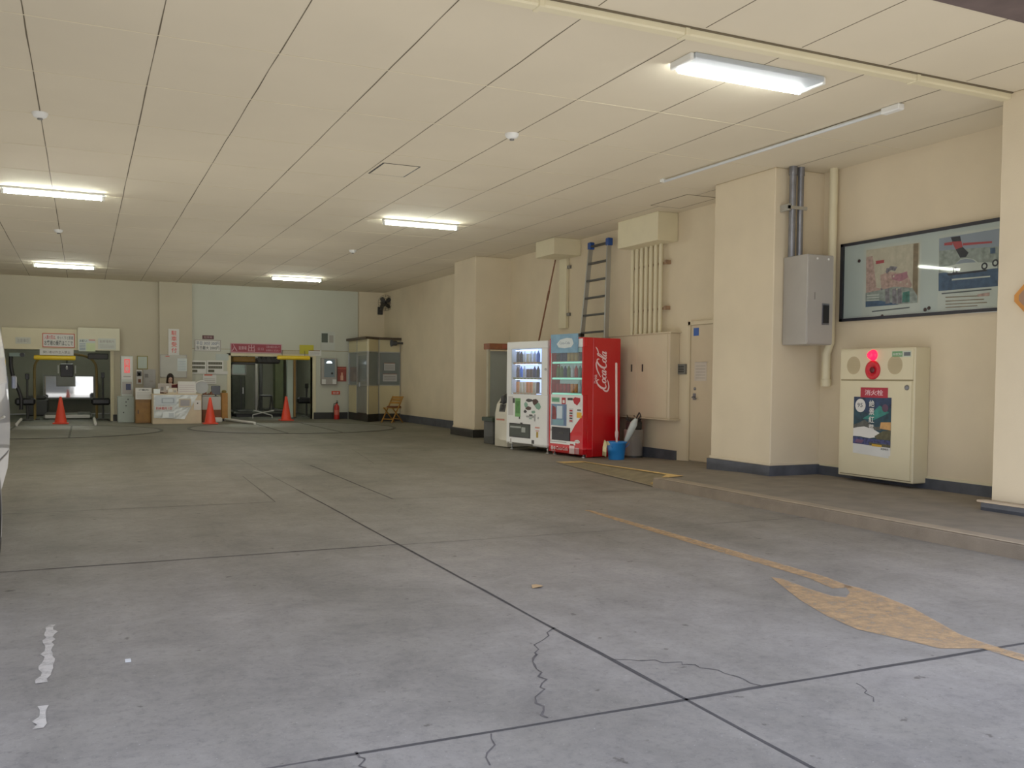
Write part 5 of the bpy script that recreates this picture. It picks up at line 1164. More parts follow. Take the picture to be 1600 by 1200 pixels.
# wall fan
p = aty(603, 473, 27.0)
t = thing('wall_fan', 'black wall fan high in the far right corner', 'fan', (p.x, 27.3, p.z))
b = MB(); b.lathe((p.x, 27.12, p.z), [(.09, .16), (.10, .06), (.07, -.02), (0, -.03)], 16, axis='y'); b.build('motor', m_black, t)
b = MB()
for rr in (.06, .12, .18, .235):
    b.tube([(p.x+rr*math.cos(a), 27.02-(.05 if rr < .2 else 0), p.z+rr*math.sin(a)) for a in [2*PI*i/24 for i in range(25)]], .004, 5, caps=False)
for i in range(16):
    a = 2*PI*i/16; b.tube([(p.x+.03*math.cos(a), 26.97, p.z+.03*math.sin(a)), (p.x+.235*math.cos(a), 27.02, p.z+.235*math.sin(a)), (p.x+.1*math.cos(a), 27.12, p.z+.1*math.sin(a))], .003, 5)
b.build('guard', m_dark, t)
b = MB()
for i in range(4):
    a = PI/4+i*PI/2; pts3 = [(.03, -.02), (.10, -.07), (.20, -.05), (.21, .04), (.12, .06), (.03, .02)]
    b.prism([(p.x+u*math.cos(a)-v*math.sin(a), 27.05+v*.3, p.z+u*math.sin(a)+v*math.cos(a)) for u, v in pts3], (0, .006, 0))
b.build('blades', mat('fan_blade_dark', (50, 48, 44), .4), t)
b = MB(); b.tube([(p.x, 27.24, p.z), (p.x+.02, 27.4, p.z-.12), (p.x+.02, BY-.12, p.z-.2)], .03, 8); b.box(p.x-.06, p.x+.1, BY-.16, BY-.12, p.z-.32, p.z-.08, b=.01); b.build('bracket', m_dark, t)

# folding wooden chair by the booth
def bar(mb, a, c, w, th, mi=0):
    a, c = Vector(a), Vector(c); d = (c-a).normalized(); sd = d.cross(Vector((0, 1, 0)));
    if sd.length < .1: sd = d.cross(Vector((1, 0, 0)))
    sd.normalize(); up = sd.cross(d); P = []
    for q_ in (a, c): P += [q_+sd*w/2+up*th/2, q_-sd*w/2+up*th/2, q_-sd*w/2-up*th/2, q_+sd*w/2-up*th/2]
    mb.add(P, [(0, 1, 2, 3), (7, 6, 5, 4), (0, 4, 5, 1), (1, 5, 6, 2), (2, 6, 7, 3), (3, 7, 4, 0)], mi)
cl = (7.93, 25.2, 0)
t = thing('folding_chair', 'wooden folding chair with slatted back beside the booth', 'chair', cl, math.radians(-62))
for s in (-1, 1):
    b = MB(); bar(b, (s*.20, -.24, 0), (s*.20, .22, .74), .03, .025); b.build('leg', m_wood, t, True)
    b = MB(); bar(b, (s*.17, .24, 0), (s*.17, -.18, .42), .03, .025); b.build('leg', m_wood, t, True)
b = MB()
for i in range(5): b.box(-.19, .19, -.20+i*.075, -.145+i*.075, .40, .42, b=.004)
b.build('seat', m_wood, t, True)
b = MB()
for z in (.56, .64, .71): yy = -.24+.46*z/.74; b.box(-.20, .20, yy-.012, yy+.012, z-.03, z+.03, b=.004)
b.build('backrest', m_wood, t, True)
b = MB(); bar(b, (-.2, -.18, .10), (.2, -.18, .10), .025, .02); bar(b, (-.17, .17, .10), (.17, .17, .10), .025, .02); b.build('stretcher', m_wood, t, True)
t2 = MB(); t2.box(-.20, .14, -.05, .22, .421, .46, b=.015); o = t2.build('seat_cushion', mat('brown_cushion', (110, 66, 44), .9, var=.15, vscale=10), None); o.location = cl; o.rotation_euler = (0, 0, math.radians(-62)); tag(o, 'flat brown cushion on the wooden folding chair', 'cushion')

# ------------------------------------------------------------------ reception: ticket machine, cabinet, desk
t = thing('ticket_machine', 'tall white ticket machine with a red panel left of the brown cabinet', 'ticket machine', (1.03, 27.0, 0))
x0 = aty(189, 600, 26.9).x; x1 = aty(208, 600, 26.9).x; xl0 = aty(184, 650, 26.8).x; xl1 = aty(210, 650, 26.8).x; z1 = aty(198, 556, 26.9).z
m_tm = mat('ticket_body', (190, 196, 188), .5, var=.03)
b = MB(); b.box(xl0, xl1, 26.8, 27.3, .0, .70, b=.012); b.build('lower_cabinet', mat('ticket_pale_green', (168, 180, 170), .5, var=.03), t)
b = MB(); b.box(x0, x1, 26.9, 27.2, .70, z1, b=.012); b.build('upper_cabinet', m_tm, t)
F = FB(x0, .70, 26.9); w = x1-x0; h = z1-.70
b = MB(); b.rect(F, w*.06, h*.42, w*.94, h*.97, .002, 0); b.rect(F, w*.28, h*.58, w*.74, h*.92, .004, 1); b.text(F, '発', w*.34, h*.76, w*.68, h*.9, .006, 0); b.text(F, '券', w*.34, h*.61, w*.68, h*.74, .006, 0); b.rect(F, w*.2, h*.48, w*.8, h*.5, .004, 2); b.build('sign_face', [m_paper, mat('bright_coral_red', (238, 96, 96), .5, var=.02, emit=(240, 90, 90), es=.25), m_grey], t)
b = MB(); b.slab(F, w*.1, h*.06, w*.9, h*.36, 0, .012, 0); b.slab(F, w*.4, h*.16, w*.8, h*.31, .012, .03, 1); b.build('slot_unit', [m_grey, mat('slot_navy', (52, 60, 92), .5)], t)
Fl = FB(xl0, 0, 26.8)
b = MB()
for u, v in ((.5, .55), (.5, .45), (.35, .27), (.62, .62)): b.slab(Fl, (xl1-xl0)*u-.015, v-.015, (xl1-xl0)*u+.015, v+.015, 0, .008)
b.build('lock', m_dark, t)
psign('framed_notice', 'small framed notice in an olive frame above the brown cabinet', 214, 556, 231, 577, BY-.02, mat('notice_mint', (184, 196, 184), .7), [], mat('olive_frame', (138, 128, 56), .6))
psign('notice_sheet', 'pale grey notice with small figures above the brown cabinet', 224, 577, 243, 606, BY-.02, mat('lavender_grey_paper', (168, 166, 162), .7, var=.06, vscale=5), [], extra=[(.1, .55, .4, .75, m_greyd), (.5, .3, .8, .4, m_grey)])
psign('notice_sheet', 'small black and white sheet left of the pale grey notice', 213, 578, 222, 600, BY-.015, m_paper, [], extra=[(.1, .55, .9, .9, m_dark), (.3, .1, .8, .35, m_rbrown), (.3, .6, .7, .8, m_paper)])
t = thing('brown_cabinet', 'brown wooden cabinet between ticket machine and reception desk', 'cabinet', (1.45, 26.5, 0))
x0 = aty(212, 640, 26.3).x; x1 = aty(235.8, 640, 26.3).x; ztp = aty(225, 607, 26.3).z
b = MB(); b.box(x0, x1, 26.3, 26.8, 0, ztp, b=.008); b.build('body', m_brown, t)
b = MB(); b.box(x0+.02, x1-.02, 26.285, 26.3, .03, .55); dd_ = b.build('door', mat('brown_door', (146, 104, 40), .5, var=.12, vscale=6), t)
b = MB(); b.box(x0+.05, x0+.07, 26.27, 26.285, .25, .35); b.build('handle', m_dark, dd_)
psign('notice_sheet', 'large white printed sheet on the front of the brown cabinet', 211.5, 606, 237, 624, 26.27, m_paper, [('ご案内', .2, .72, .8, .9, m_txtblk)], extra=[(.08, .12+i*.11, .92, .15+i*.11, m_grey) for i in range(5)])

t = thing('reception_desk', 'pale wood reception desk covered with notices and clear film', 'desk', (2.2, 26.2, 0))
dx0, dx1, dY = 1.62, 2.84, 25.85; dz = .76
m_pale = mat('pale_wood', (206, 190, 158), .55, var=.05, vscale=4)
b = MB(); b.box(dx0, dx1, dY, dY+.03, 0, dz, b=.004); b.build('front_panel', m_pale, t)
for x in (dx0, dx1-.03):
    b = MB(); b.box(x, x+.03, dY+.03, dY+.62, 0, dz, b=.004); b.build('side_panel', m_pale, t)
b = MB(); b.box(dx0-.01, dx1+.01, dY-.02, dY+.64, dz, dz+.03, b=.006); b.build('desk_top', m_pale, t)
# film + notices on desk front
m_film = mat('crumpled_clear_film', (214, 222, 220), .18, .0, var=.12, vscale=6, bump=1.0, bscale=14, spec=.9)
F = FB(dx0, 0, dY-.004); w = dx1-dx0
fv = MB(); nx, nz = 14, 9; outl = []
vs = []
for j in range(nz):
    for i in range(nx):
        u = i/(nx-1); v = j/(nz-1); umax = .62+.28*v
        vs.append(F.p(.03+u*umax*w, .16+v*.60-.04*u*(1-v), .006+random.uniform(0, .022)))
fv.add(vs, [[j*nx+i, j*nx+i+1, (j+1)*nx+i+1, (j+1)*nx+i] for j in range(nz-1) for i in range(nx-1)], 0)
o = fv.build('clear_film', m_film, None, origin=F.p(w/2, .2, 0)); tag(o, 'crumpled shiny clear film hanging over the desk front', 'film')
def deskpaper(lab, u0, v0, u1, v1, m_, extra=(), texts=(), off=.03):
    b = MB(); mats = [m_]; b.slab(F, u0*w, v0, u1*w, v1, off, off+.003, 0)
    for (a_, b_, c_, d_, m2) in extra:
        if m2 not in mats: mats.append(m2)
        kk_ = off+.0036+.0008*extra.index((a_, b_, c_, d_, m2)); b.rect(F, (u0+(u1-u0)*a_)*w, v0+(v1-v0)*b_, (u0+(u1-u0)*c_)*w, v0+(v1-v0)*d_, kk_, mats.index(m2))
    for (s, a_, b_, c_, d_, m2) in texts:
        if m2 not in mats: mats.append(m2)
        b.text(F, s, (u0+(u1-u0)*a_)*w, v0+(v1-v0)*b_, (u0+(u1-u0)*c_)*w, v0+(v1-v0)*d_, off+.006, mats.index(m2))
    tag(b.build('desk_notice', mats, None, origin=F.p((u0+u1)/2*w, v0, off)), lab, 'notice')
m_lpap = mat('film_paper_blue', (196, 206, 210), .4, var=.05)
deskpaper('pale blue notice at the upper left of the desk front', .05, .50, .48, .72, m_lpap, [(.3, .2, .9, .8, mat('soft_grey_print', (156, 168, 176), .6)), (.36, .3, .84, .7, m_lpap)])
deskpaper('notice with red lettering across the desk front', .05, .36, .40, .46, m_paper, [], [('料金案内 1日', .05, .1, .95, .9, m_txtred)])
deskpaper('beige framed notice at the upper right of the desk front', .53, .44, .78, .66, mat('notice_beige', (196, 186, 160), .6), [(.12, .12, .88, .88, mat('notice_grey_violet', (156, 154, 156), .6))])
deskpaper('small white card with a dark mark at the right of the desk front', .84, .36, .99, .62, m_paper, [(.42, .62, .6, .75, m_black)], off=.006)
deskpaper('bright white sheet under the film at the lower left of the desk', .20, .16, .45, .32, mat('bright_paper', (232, 240, 240), .35), [(.5, .1, .9, .8, m_lpap)], off=.034)
# objects on desk
def desktop(name, lab, cat, px0, py0, px1, py1, Y, m_, extra=None, texts=()):
    x0, z1 = XZ(px0, py0, Y); x1, z0 = XZ(px1, py1, Y); z0 = max(z0, dz+.032)
    b = MB(); F2 = FB(x0, z0, Y); w2, h2 = x1-x0, z1-z0; mats = [m_]
    b.slab(F2, 0, 0, w2, h2, -.02, 0, 0)
    for (a_, b_, c_, d_, m2) in extra or ():
        if m2 not in mats: mats.append(m2)
        b.rect(F2, w2*a_, h2*b_, w2*c_, h2*d_, .001, mats.index(m2))
    b.prism([F2.p(w2*.45, 0, -.02), F2.p(w2*.55, 0, -.02), F2.p(w2*.55, 0, -.10), F2.p(w2*.45, 0, -.10)], (0, 0, .01), 0)
    tag(b.build(name, mats, None, origin=(x0, Y, z0)), lab, cat)
desktop('desk_stand', 'grey document stand on the desk in front of the seated person', 'stand', 247, 599, 268, 613, 26.0, mat('stand_grey', (164, 156, 146), .6, var=.1, vscale=12), [(.2, .2, .4, .6, m_greyd), (.6, .3, .8, .7, m_paper)])
desktop('desk_stand', 'wide white notice board standing on the right of the desk', 'stand', 278, 596, 306, 615, 26.05, m_paper, [(.08, .15+i*.17, .92, .20+i*.17, mat('pale_print', (196, 184, 188), .6)) for i in range(4)])
desktop('desk_stand', 'small white card standing at the left edge of the desk', 'stand', 240, 608, 250, 616, 25.95, mat('bright_card', (228, 238, 238), .4))
desktop('desk_stand', 'low cream tray of papers on the desk before the person', 'tray', 262, 606, 277, 615, 25.98, mat('cream_tray', (204, 194, 170), .6), [(.1, .3, .5, .8, m_paper), (.6, .2, .9, .6, m_grey)])
# round mirror-like board leaning right of desk
p = aty(312, 603, 26.1); t = thing('round_fan_board', 'round pale grey board with white edge at the right end of the desk', 'board', (p.x, 26.15, dz+.03))
b = MB(); F2 = Frame((p.x+.05, 26.1, dz+.032+.17), (1, 0, 0), (0, 0, 1)); b.prism([F2.p(.16*math.cos(a)*1.1, .17*math.sin(a), 0) for a in [2*PI*i/24 for i in range(24)]], (0, .02, 0)); b.build('disc', mat('disc_grey', (164, 168, 168), .5), t)
b = MB(); b.tube([F2.p(.18*math.cos(a)*1.05, .17*math.sin(a), .004) for a in [PI*.35+PI*.9*i/16 for i in range(17)]], .018, 8); b.build('rim', m_paper, t)
# seated receptionist ---------------------------------------------------
PX, PY = aty(266, 590, 26.55).x, 26.62
person = thing('person', 'seated person with long dark hair and dark red top behind the desk', 'person', (PX, PY, 0))
m_skin = mat('skin', (206, 168, 146), .55, var=.03); m_top = mat('dark_red_knit', (84, 26, 30), .85, var=.12, vscale=20); m_trou = mat('dark_trousers', (42, 42, 50), .85); m_hair = mat('black_hair', (26, 20, 20), .45, var=.2, vscale=30)
def skin_body(name, joints, edges, m_, root=0, parent=None, sub=2):
    me = bpy.data.meshes.new(name); me.from_pydata([j[:3] for j in joints], edges, []); me.materials.append(m_)
    o = bpy.data.objects.new(name, me); COL.objects.link(o)
    if parent: o.parent = parent
    o.modifiers.new('skin', 'SKIN'); 
    if not me.skin_vertices: me.skin_vertices.new()
    for i, j in enumerate(joints):
        me.skin_vertices[0].data[i].radius = (j[3], j[4] if len(j) > 4 else j[3]); me.skin_vertices[0].data[i].use_root = (i == root)
    s = o.modifiers.new('sub', 'SUBSURF'); s.levels = sub; s.render_levels = sub
    for p_ in me.polygons: p_.use_smooth = True
    o.modifiers['skin'].use_smooth_shade = True
    return o
# local coordinates: faces -y, seat at .45
J = [(0, .05, .50, .15, .12), (0, .04, .66, .13, .10), (0, .02, .82, .14, .10), (0, 0, .98, .14, .10), (0, -.01, 1.03, .06), (0, -.03, 1.08, .05),
     (-.18, .0, 1.0, .065), (-.25, -.06, .80, .052), (-.14, -.30, .81, .036), (-.11, -.36, .82, .028),
     (.18, .0, 1.0, .065), (.25, -.06, .80, .052), (.14, -.30, .81, .036), (.11, -.36, .82, .028),
     (-.09, .02, .50, .10), (-.12, -.38, .49, .07), (-.12, -.36, .10, .045), (-.12, -.47, .045, .035),
     (.09, .02, .50, .10), (.12, -.38, .49, .07), (.12, -.36, .10, .045), (.12, -.47, .045, .035)]
E_ = [(0, 1), (1, 2), (2, 3), (3, 4), (4, 5), (3, 6), (6, 7), (7, 8), (8, 9), (3, 10), (10, 11), (11, 12), (12, 13), (0, 14), (14, 15), (15, 16), (16, 17), (0, 18), (18, 19), (19, 20), (20, 21)]
bodyo = skin_body('body', J, E_, m_skin, 0, person)
J2 = [(x, y, z, *(r_*1.13 for r_ in r)) for (x, y, z, *r) in [J[0], J[1], J[2], J[3], J[6], J[7], J[8], J[10], J[11], J[12]]]
J2.append((0, -.005, 1.0, .085))
skin_body('sweater', J2, [(0, 1), (1, 2), (2, 3), (3, 4), (4, 5), (5, 6), (3, 7), (7, 8), (8, 9), (3, 10)], m_top, 0, person)
J3 = [(x, y, z, *(r_*1.14 for r_ in r)) for (x, y, z, *r) in [J[0], J[14], J[15], J[16], J[18], J[19], J[20]]]
skin_body('trousers', J3, [(0, 1), (1, 2), (2, 3), (0, 4), (4, 5), (5, 6)], m_trou, 0, person)
# head bowed: build as sculpted lathe with face features
hb = MB(); R_ = Matrix.Rotation(math.radians(28), 3, 'X'); hc = Vector((0, -.07, 1.19))
def hp(x, y, z): return hc + R_ @ Vector((x, y, z))
rings = [(-.115, .025, .03, -.035), (-.10, .042, .045, -.028), (-.07, .058, .066, -.014), (-.03, .068, .082, -.004), (.01, .073, .090, 0), (.05, .074, .094, .004), (.085, .064, .082, .006), (.11, .042, .055, .008), (.122, .012, .015, .008)]
vs = []; n_ = 20
for (z, rx, ry, oy) in rings:
    for k_ in range(n_):
        a = 2*PI*k_/n_; vs.append(hp(rx*math.cos(a), ry*math.sin(a)+oy, z))
hb.add(vs, [[i*n_+k_, i*n_+(k_+1) % n_, (i+1)*n_+(k_+1) % n_, (i+1)*n_+k_] for i in range(len(rings)-1) for k_ in range(n_)]+[list(range(n_))[::-1], [(len(rings)-1)*n_+k_ for k_ in range(n_)]], 0, True)
hb.add([hp(-.012, -.088, -.035), hp(.012, -.088, -.035), hp(0, -.112, -.03), hp(0, -.09, .012)], [(0, 2, 3), (2, 1, 3), (0, 1, 2)], 0)   # nose
for s in (-1, 1):
    hb.lathe(hp(s*.074, 0, -.005), [(.0, -.02), (.012, -.012), (.014, .01), (.0, .024)], 8, 0)
    hb.poly(Frame(hp(s*.028, -.0895, .008), (1, 0, 0), R_ @ Vector((0, 0, 1))), [(-.013, 0), (0, .006), (.013, 0), (0, -.005)], .002, 1)
    hb.poly(Frame(hp(s*.028, -.0905, .026), (1, 0, 0), R_ @ Vector((0, 0, 1))), [(-.016, 0), (.016, 0), (.012, .004), (-.012, .004)], .002, 1)
hb.poly(Frame(hp(0, -.083, -.065), (1, 0, 0), R_ @ Vector((0, 0, 1))), [(-.02, 0), (0, .006), (.02, 0), (0, -.006)], .003, 2)
hb.build('head', [m_skin, m_hair, mat('lips', (176, 96, 92), .5)], person, True)
hr = MB(); vs = []; n_ = 24
hrings = [(-.22, .095, .055, .05), (-.14, .098, .075, .035), (-.06, .096, .088, .022), (.0, .093, .100, .014), (.05, .090, .106, .010), (.09, .078, .096, .008), (.122, .052, .066, .008), (.137, .015, .02, .008)]
for (z, rx, ry, oy) in hrings:
    for k_ in range(n_):
        a = -PI/2+(.62 if z < .06 else .02)+(2*PI-2*(.62 if z < .06 else .02))*k_/(n_-1); vs.append(hp(rx*math.cos(a), ry*math.sin(a)+oy, z))
hr.add(vs, [[i*n_+k_, i*n_+k_+1, (i+1)*n_+k_+1, (i+1)*n_+k_] for i in range(len(hrings)-1) for k_ in range(n_-1)], 0, True)
ho = hr.build('hair', m_hair, person, True); md = ho.modifiers.new('thick', 'SOLIDIFY'); md.thickness = .012
for s in (-1, 1):   # hands with five fingers
    HJ = [(s*.11, -.36, .82, .024, .016), (s*.10, -.42, .822, .034, .015), (s*.098, -.445, .82, .034, .013)]
    HE = [(0, 1), (1, 2)]
    o = skin_body('hand', HJ, HE, m_skin, 0, person, 1)
    for k_, (dx_, ln) in enumerate(((-.026, .055), (-.009, .066), (.009, .062), (.026, .048))):
        skin_body('finger', [(s*.098+dx_, -.44, .82, .009), (s*.098+dx_*1.2, -.44-ln*.5, .818, .0085), (s*.098+dx_*1.2, -.44-ln*.85, .806, .008), (s*.098+dx_*1.15, -.44-ln, .797, .006)], [(0, 1), (1, 2), (2, 3)], m_skin, 0, o, 1)
    skin_body('thumb', [(s*.098-s*.02, -.395, .82, .010), (s*.098-s*.045, -.425, .815, .009), (s*.098-s*.055, -.45, .806, .007)], [(0, 1), (1, 2)], m_skin, 0, o, 1)
t = thing('stool', 'dark stool under the seated person behind the desk', 'stool', (PX, PY+.06, 0))
b = MB(); b.lathe((0, 0, .36), [(.17, 0), (.19, .01), (.19, .04), (.17, .05), (0, .05)], 20); b.build('seat', m_black, t, True)
for a in (.8, 2.4, 3.9, 5.5):
    b = MB(); b.tube([(.12*math.cos(a), .12*math.sin(a), .37), (.19*math.cos(a), .19*math.sin(a), 0)], .014, 8); b.build('leg', m_alu, t, True)

# pilaster signs
psign('vertical_sign', 'tall white sign with red characters on the back pillar', 263, 514, 280, 555, BY-.16, m_paper, [(c_, .27, .76-.22*i, .78, .94-.22*i, mat('sign_vermilion', (218, 78, 72), .6)) for i, c_ in enumerate('駐車受付')])
psign('whiteboard', 'pale grey whiteboard below the tall red lettered sign', 250, 554, 292, 590, BY-.155, mat('whiteboard_grey', (178, 178, 166), .4, var=.03), [], m_grey, extra=[(.2, .9, .35, .94, m_bordred)])
psign('notice_sheet', 'white printed sheet on the right half of the whiteboard', 277, 560, 292, 580, BY-.175, mat('sheet_bluewhite', (206, 216, 214), .6), [], extra=[(.1, .1+i*.13, .9, .14+i*.13, mat('pale_blue_print', (170, 184, 190), .6)) for i in range(6)])
psign('name_board', 'small dark maroon plate above the white price board', 316, 524, 334, 530, BY-.05, mat('maroon_plate', (92, 60, 62), .6), [('駐車場', .15, .2, .85, .8, mat('maroon_letters', (160, 130, 128), .6))])
psign('price_board', 'wide white board with two rows of blue lettering', 304, 531, 345, 549, BY-.05, m_paper, [('平日 30分 300円', .06, .54, .94, .86, m_txtblue), ('当日最大 2000円', .06, .14, .94, .46, m_txtblk)], m_grey)
def slots(lab, px0, px1):
    x0, z1 = XZ(px0, 563, BY-.05); x1, z0 = XZ(px1, 584, BY-.05)
    t = thing('key_rack', lab, 'rack', ((x0+x1)/2, BY-.05, z0), 0, 'white framed racks')
    F2 = FB(x0, z0, BY-.04); w2, h2 = x1-x0, z1-z0
    b = MB(); b.slab(F2, 0, 0, w2, h2, 0, .03); b.build('frame', m_paper, t)
    for v in (.68, .38, .1):
        b = MB(); b.slab(F2, w2*.08, h2*v, w2*(.92 if v > .2 else .45), h2*(v+.20), .03, .034, 0)
        for k_ in range(8): b.rect(F2, w2*(.1+k_*.1), h2*(v+.03), w2*(.13+k_*.1), h2*(v+.17), .035, 1) if v > .2 else None
        b.build('slot_row', [mat('slot_dark_olive', (84, 84, 66), .7), m_greyd], t)
slots('white framed rack of dark slots, left of the pair', 297, 322)
slots('white framed rack of dark slots, right of the pair', 323, 349)
psign('notice_sheet', 'pale blue sheet above the right slot rack', 337, 553, 357, 563, BY-.04, mat('sheet_ice', (184, 194, 188), .7), [])
psign('notice_sheet', 'small white card below the right slot rack', 337, 580, 356, 585, BY-.045, m_paper, [])
psign('notice_sheet', 'white sheet with pink heading under the right slot rack', 317, 585, 338, 600, BY-.06, m_paper, [], extra=[(.1, .86, .7, 1.0, m_bordred)]+[(.1, .15+i*.18, .9, .2+i*.18, m_grey) for i in range(3)])
t = thing('desk_lamp', 'black desk item with a stalk at the right end of the counter', 'lamp', (3.0, 26.4, .76))
# side table right of desk with monitor + baskets
x0 = aty(316, 630, 26.5).x; x1 = aty(345, 630, 26.5).x
bpy.data.objects.remove(t)
t = thing('side_cabinet', 'white and brown side cabinet behind the cone at the desk', 'cabinet', ((x0+x1)/2, 26.6, 0))
b = MB(); b.box(x0, x1, 26.5, 26.9, .0, .34, b=.006); b.build('lower_box', m_rbrown, t)
b = MB(); b.box(x0, x1, 26.5, 26.9, .34, .70, b=.006); b.build('upper_box', mat('cabinet_grey_white', (186, 184, 176), .5, var=.03), t)
xm, zt = XZ(330, 608, 26.6); xm2, zb3 = XZ(344, 621, 26.6)
t = thing('small_monitor', 'small black monitor on the white side cabinet', 'monitor', ((xm+xm2)/2, 26.6, .70))
b = MB(); b.box(xm, xm2, 26.56, 26.62, .75, .75+(zt-zb3)+.02, b=.008); b.build('screen', mat('screen_black', (50, 54, 58), .25), t)
b = MB(); b.box((xm+xm2)/2-.07, (xm+xm2)/2+.07, 26.54, 26.66, .70, .715); b.box((xm+xm2)/2-.02, (xm+xm2)/2+.02, 26.58, 26.62, .715, .76); b.build('foot', m_black, t)
t = thing('paper_tray', 'grey tray with brown items beside the small monitor', 'tray', (3.0, 26.4, .70))
b = MB(); xt = aty(312, 610, 26.6).x; xt2 = aty(327, 610, 26.6).x; b.box(max(xt, x0), xt2, 26.52, 26.85, .701, .75, b=.008); b.build('tray', m_grey, t)
b = MB()
for i in range(6): b.box(x0+.03+i*.05, x0+.07+i*.05, 26.55, 26.75, .75, .80+.03*math.sin(i*2), b=.006)
b.build('contents', m_rbrown, t)
t = thing('orange_stand', 'narrow orange brown stand beside the right lift bay', 'stand', (3.5, 27.2, 0))
x0 = aty(346.5, 640, 27.2).x; x1 = aty(356, 640, 27.2).x; zt = aty(350, 614, 27.2).z
b = MB(); b.box(x0, x1, 27.2, 27.5, .06, zt, b=.01); b.build('body', mat('orange_brown', (184, 128, 56), .5, var=.12, vscale=6), t)
b = MB(); b.box(x0-.02, x1+.02, 27.18, 27.52, 0, .06, b=.01); b.build('base', m_black, t)
b = MB(); b.lathe(((x0+x1)/2, 27.35, zt), [(.05, 0), (.07, .03), (.05, .07), (0, .08)], 14); b.build('top_knob', mat('olive_knob', (120, 104, 50), .6), t)
t = MB(); p = atz(338, 660, 0); t.box(p.x-.16, p.x+.16, p.y, p.y+.18, .002, .13, b=.02); tag(t.build('floor_box', m_paper, None, origin=(p.x, p.y, 0)), 'small white box on the floor right of the desk cone', 'box')

# ------------------------------------------------------------------ minivan at left edge
t = thing('minivan', 'silver grey minivan at the left edge of the photo', 'car', (-1.42, 7.9, 0))
m_car = mat('silver_blue_paint', (124, 130, 142), .32, .3, var=.02, coat=.6); m_carglass = mat('dark_car_glass', (58, 60, 60), .08, .0, var=0, spec=.8)
lev = [(.20, 5.35, 9.0, .78), (.30, 5.25, 9.55, .82), (.45, 5.2, 9.92, .845), (.62, 5.18, 10.03, .855), (.80, 5.2, 10.05, .86), (.95, 5.22, 10.03, .86), (1.12, 5.25, 9.98, .855), (1.25, 5.28, 9.93, .848), (1.45, 5.32, 9.84, .83), (1.65, 5.38, 9.73, .81), (1.85, 5.45, 9.58, .78), (2.02, 5.55, 9.35, .74), (2.12, 5.7, 9.0, .68), (2.15, 6.0, 8.5, .6)]
n_ = 48
def ringpt(y0, y1, hw, a, grow=0):
    e = .28; ca, sa = math.cos(a), math.sin(a)
    x = math.copysign(abs(ca)**e, ca)*(hw+grow); y = math.copysign(abs(sa)**e, sa)*((y1-y0)/2+grow)
    return (-1.45+x, (y0+y1)/2+y)
b = MB(); vs = []
for (z, y0, y1, hw) in lev:
    for k_ in range(n_): x, y = ringpt(y0, y1, hw, 2*PI*(k_+.5)/n_); vs.append((x, y, z))
b.add(vs, [[i*n_+k_, i*n_+(k_+1) % n_, (i+1)*n_+(k_+1) % n_, (i+1)*n_+k_] for i in range(len(lev)-1) for k_ in range(n_)]+[[(len(lev)-1)*n_+k_ for k_ in range(n_)], list(range(n_))[::-1]], 0, True)
b.build('body', m_car, t)
def band(name, k0, k1, z0, z1, m_, grow=.006):
    b = MB(); sub = []
    for s__ in range(5):
        z = z0+(z1-z0)*s__/4
        for i in range(len(lev)-1):
            if lev[i][0] <= z <= lev[i+1][0]:
                f_ = (z-lev[i][0])/(lev[i+1][0]-lev[i][0]); y0, y1, hw = [lev[i][j]+(lev[i+1][j]-lev[i][j])*f_ for j in (1, 2, 3)]; break
        sub.append([(*ringpt(y0, y1, hw, 2*PI*(k_/4+.5)/n_, grow), z) for k_ in range(int(k0*4), int(k1*4)+1)])
    m2 = len(sub[0]); b.add([p for r_ in sub for p in r_], [[i*m2+k_, i*m2+k_+1, (i+1)*m2+k_+1, (i+1)*m2+k_] for i in range(4) for k_ in range(m2-1)], 0, True)
    return b.build(name, m_, t)
band('side_window', -6.2, 5.4, 1.2, 1.85, m_carglass); band('side_window', 18.2, 29.8, 1.2, 1.85, m_carglass)
band('windshield', 7.2, 16.4, 1.2, 1.9, m_carglass); band('rear_window', 32.4, 39.6, 1.2, 1.8, m_carglass)
band('bumper_trim', 6, 18, .26, .34, m_dark, .01)
band('headlight', 5.6, 8.2, .72, .90, mat('headlight_lens', (224, 228, 232), .1), .012); band('headlight', 15.6, 18.2, .72, .90, mat('headlight_lens', (224, 228, 232), .1), .012)
band('door_seam', -3.0, 1.6, .60, .612, m_greyd, .004)
for s__, yy in ((1, 7.1), (-1, 7.1), (1, 5.85), (-1, 5.85)):
    b = MB(); xo = -1.42+s__*.80
    b.lathe((xo, yy, .32), [(.20, -.1), (.30, -.1), (.32, -.07), (.32, .07), (.30, .09), (.20, .09), (.20, -.1)], 28, axis='x'); wh = b.build('wheel', m_black, t)
    b = MB(); b.lathe((xo, yy, .32), [(.0, -.03), (.20, -.06), (.205, .07), (.16, .05), (.05, .08), (0, .085)] if s__ > 0 else [(.0, -.085), (.05, -.08), (.16, -.05), (.205, -.07), (.20, .06), (0, .03)], 20, axis='x'); b.build('hubcap', m_alu, wh)
b = MB(); b.box(-.61, -.57, 9.70, 9.78, 1.14, 1.26, b=.01); 
b.v = [v for v in b.v]; b.build('wing_mirror', m_car, t)
b = MB(); b.tube([(-.598, 8.2, .93), (-.58, 8.22, .935), (-.58, 8.38, .935), (-.598, 8.4, .93)], .011, 8); b.build('door_handle', m_alu, t)

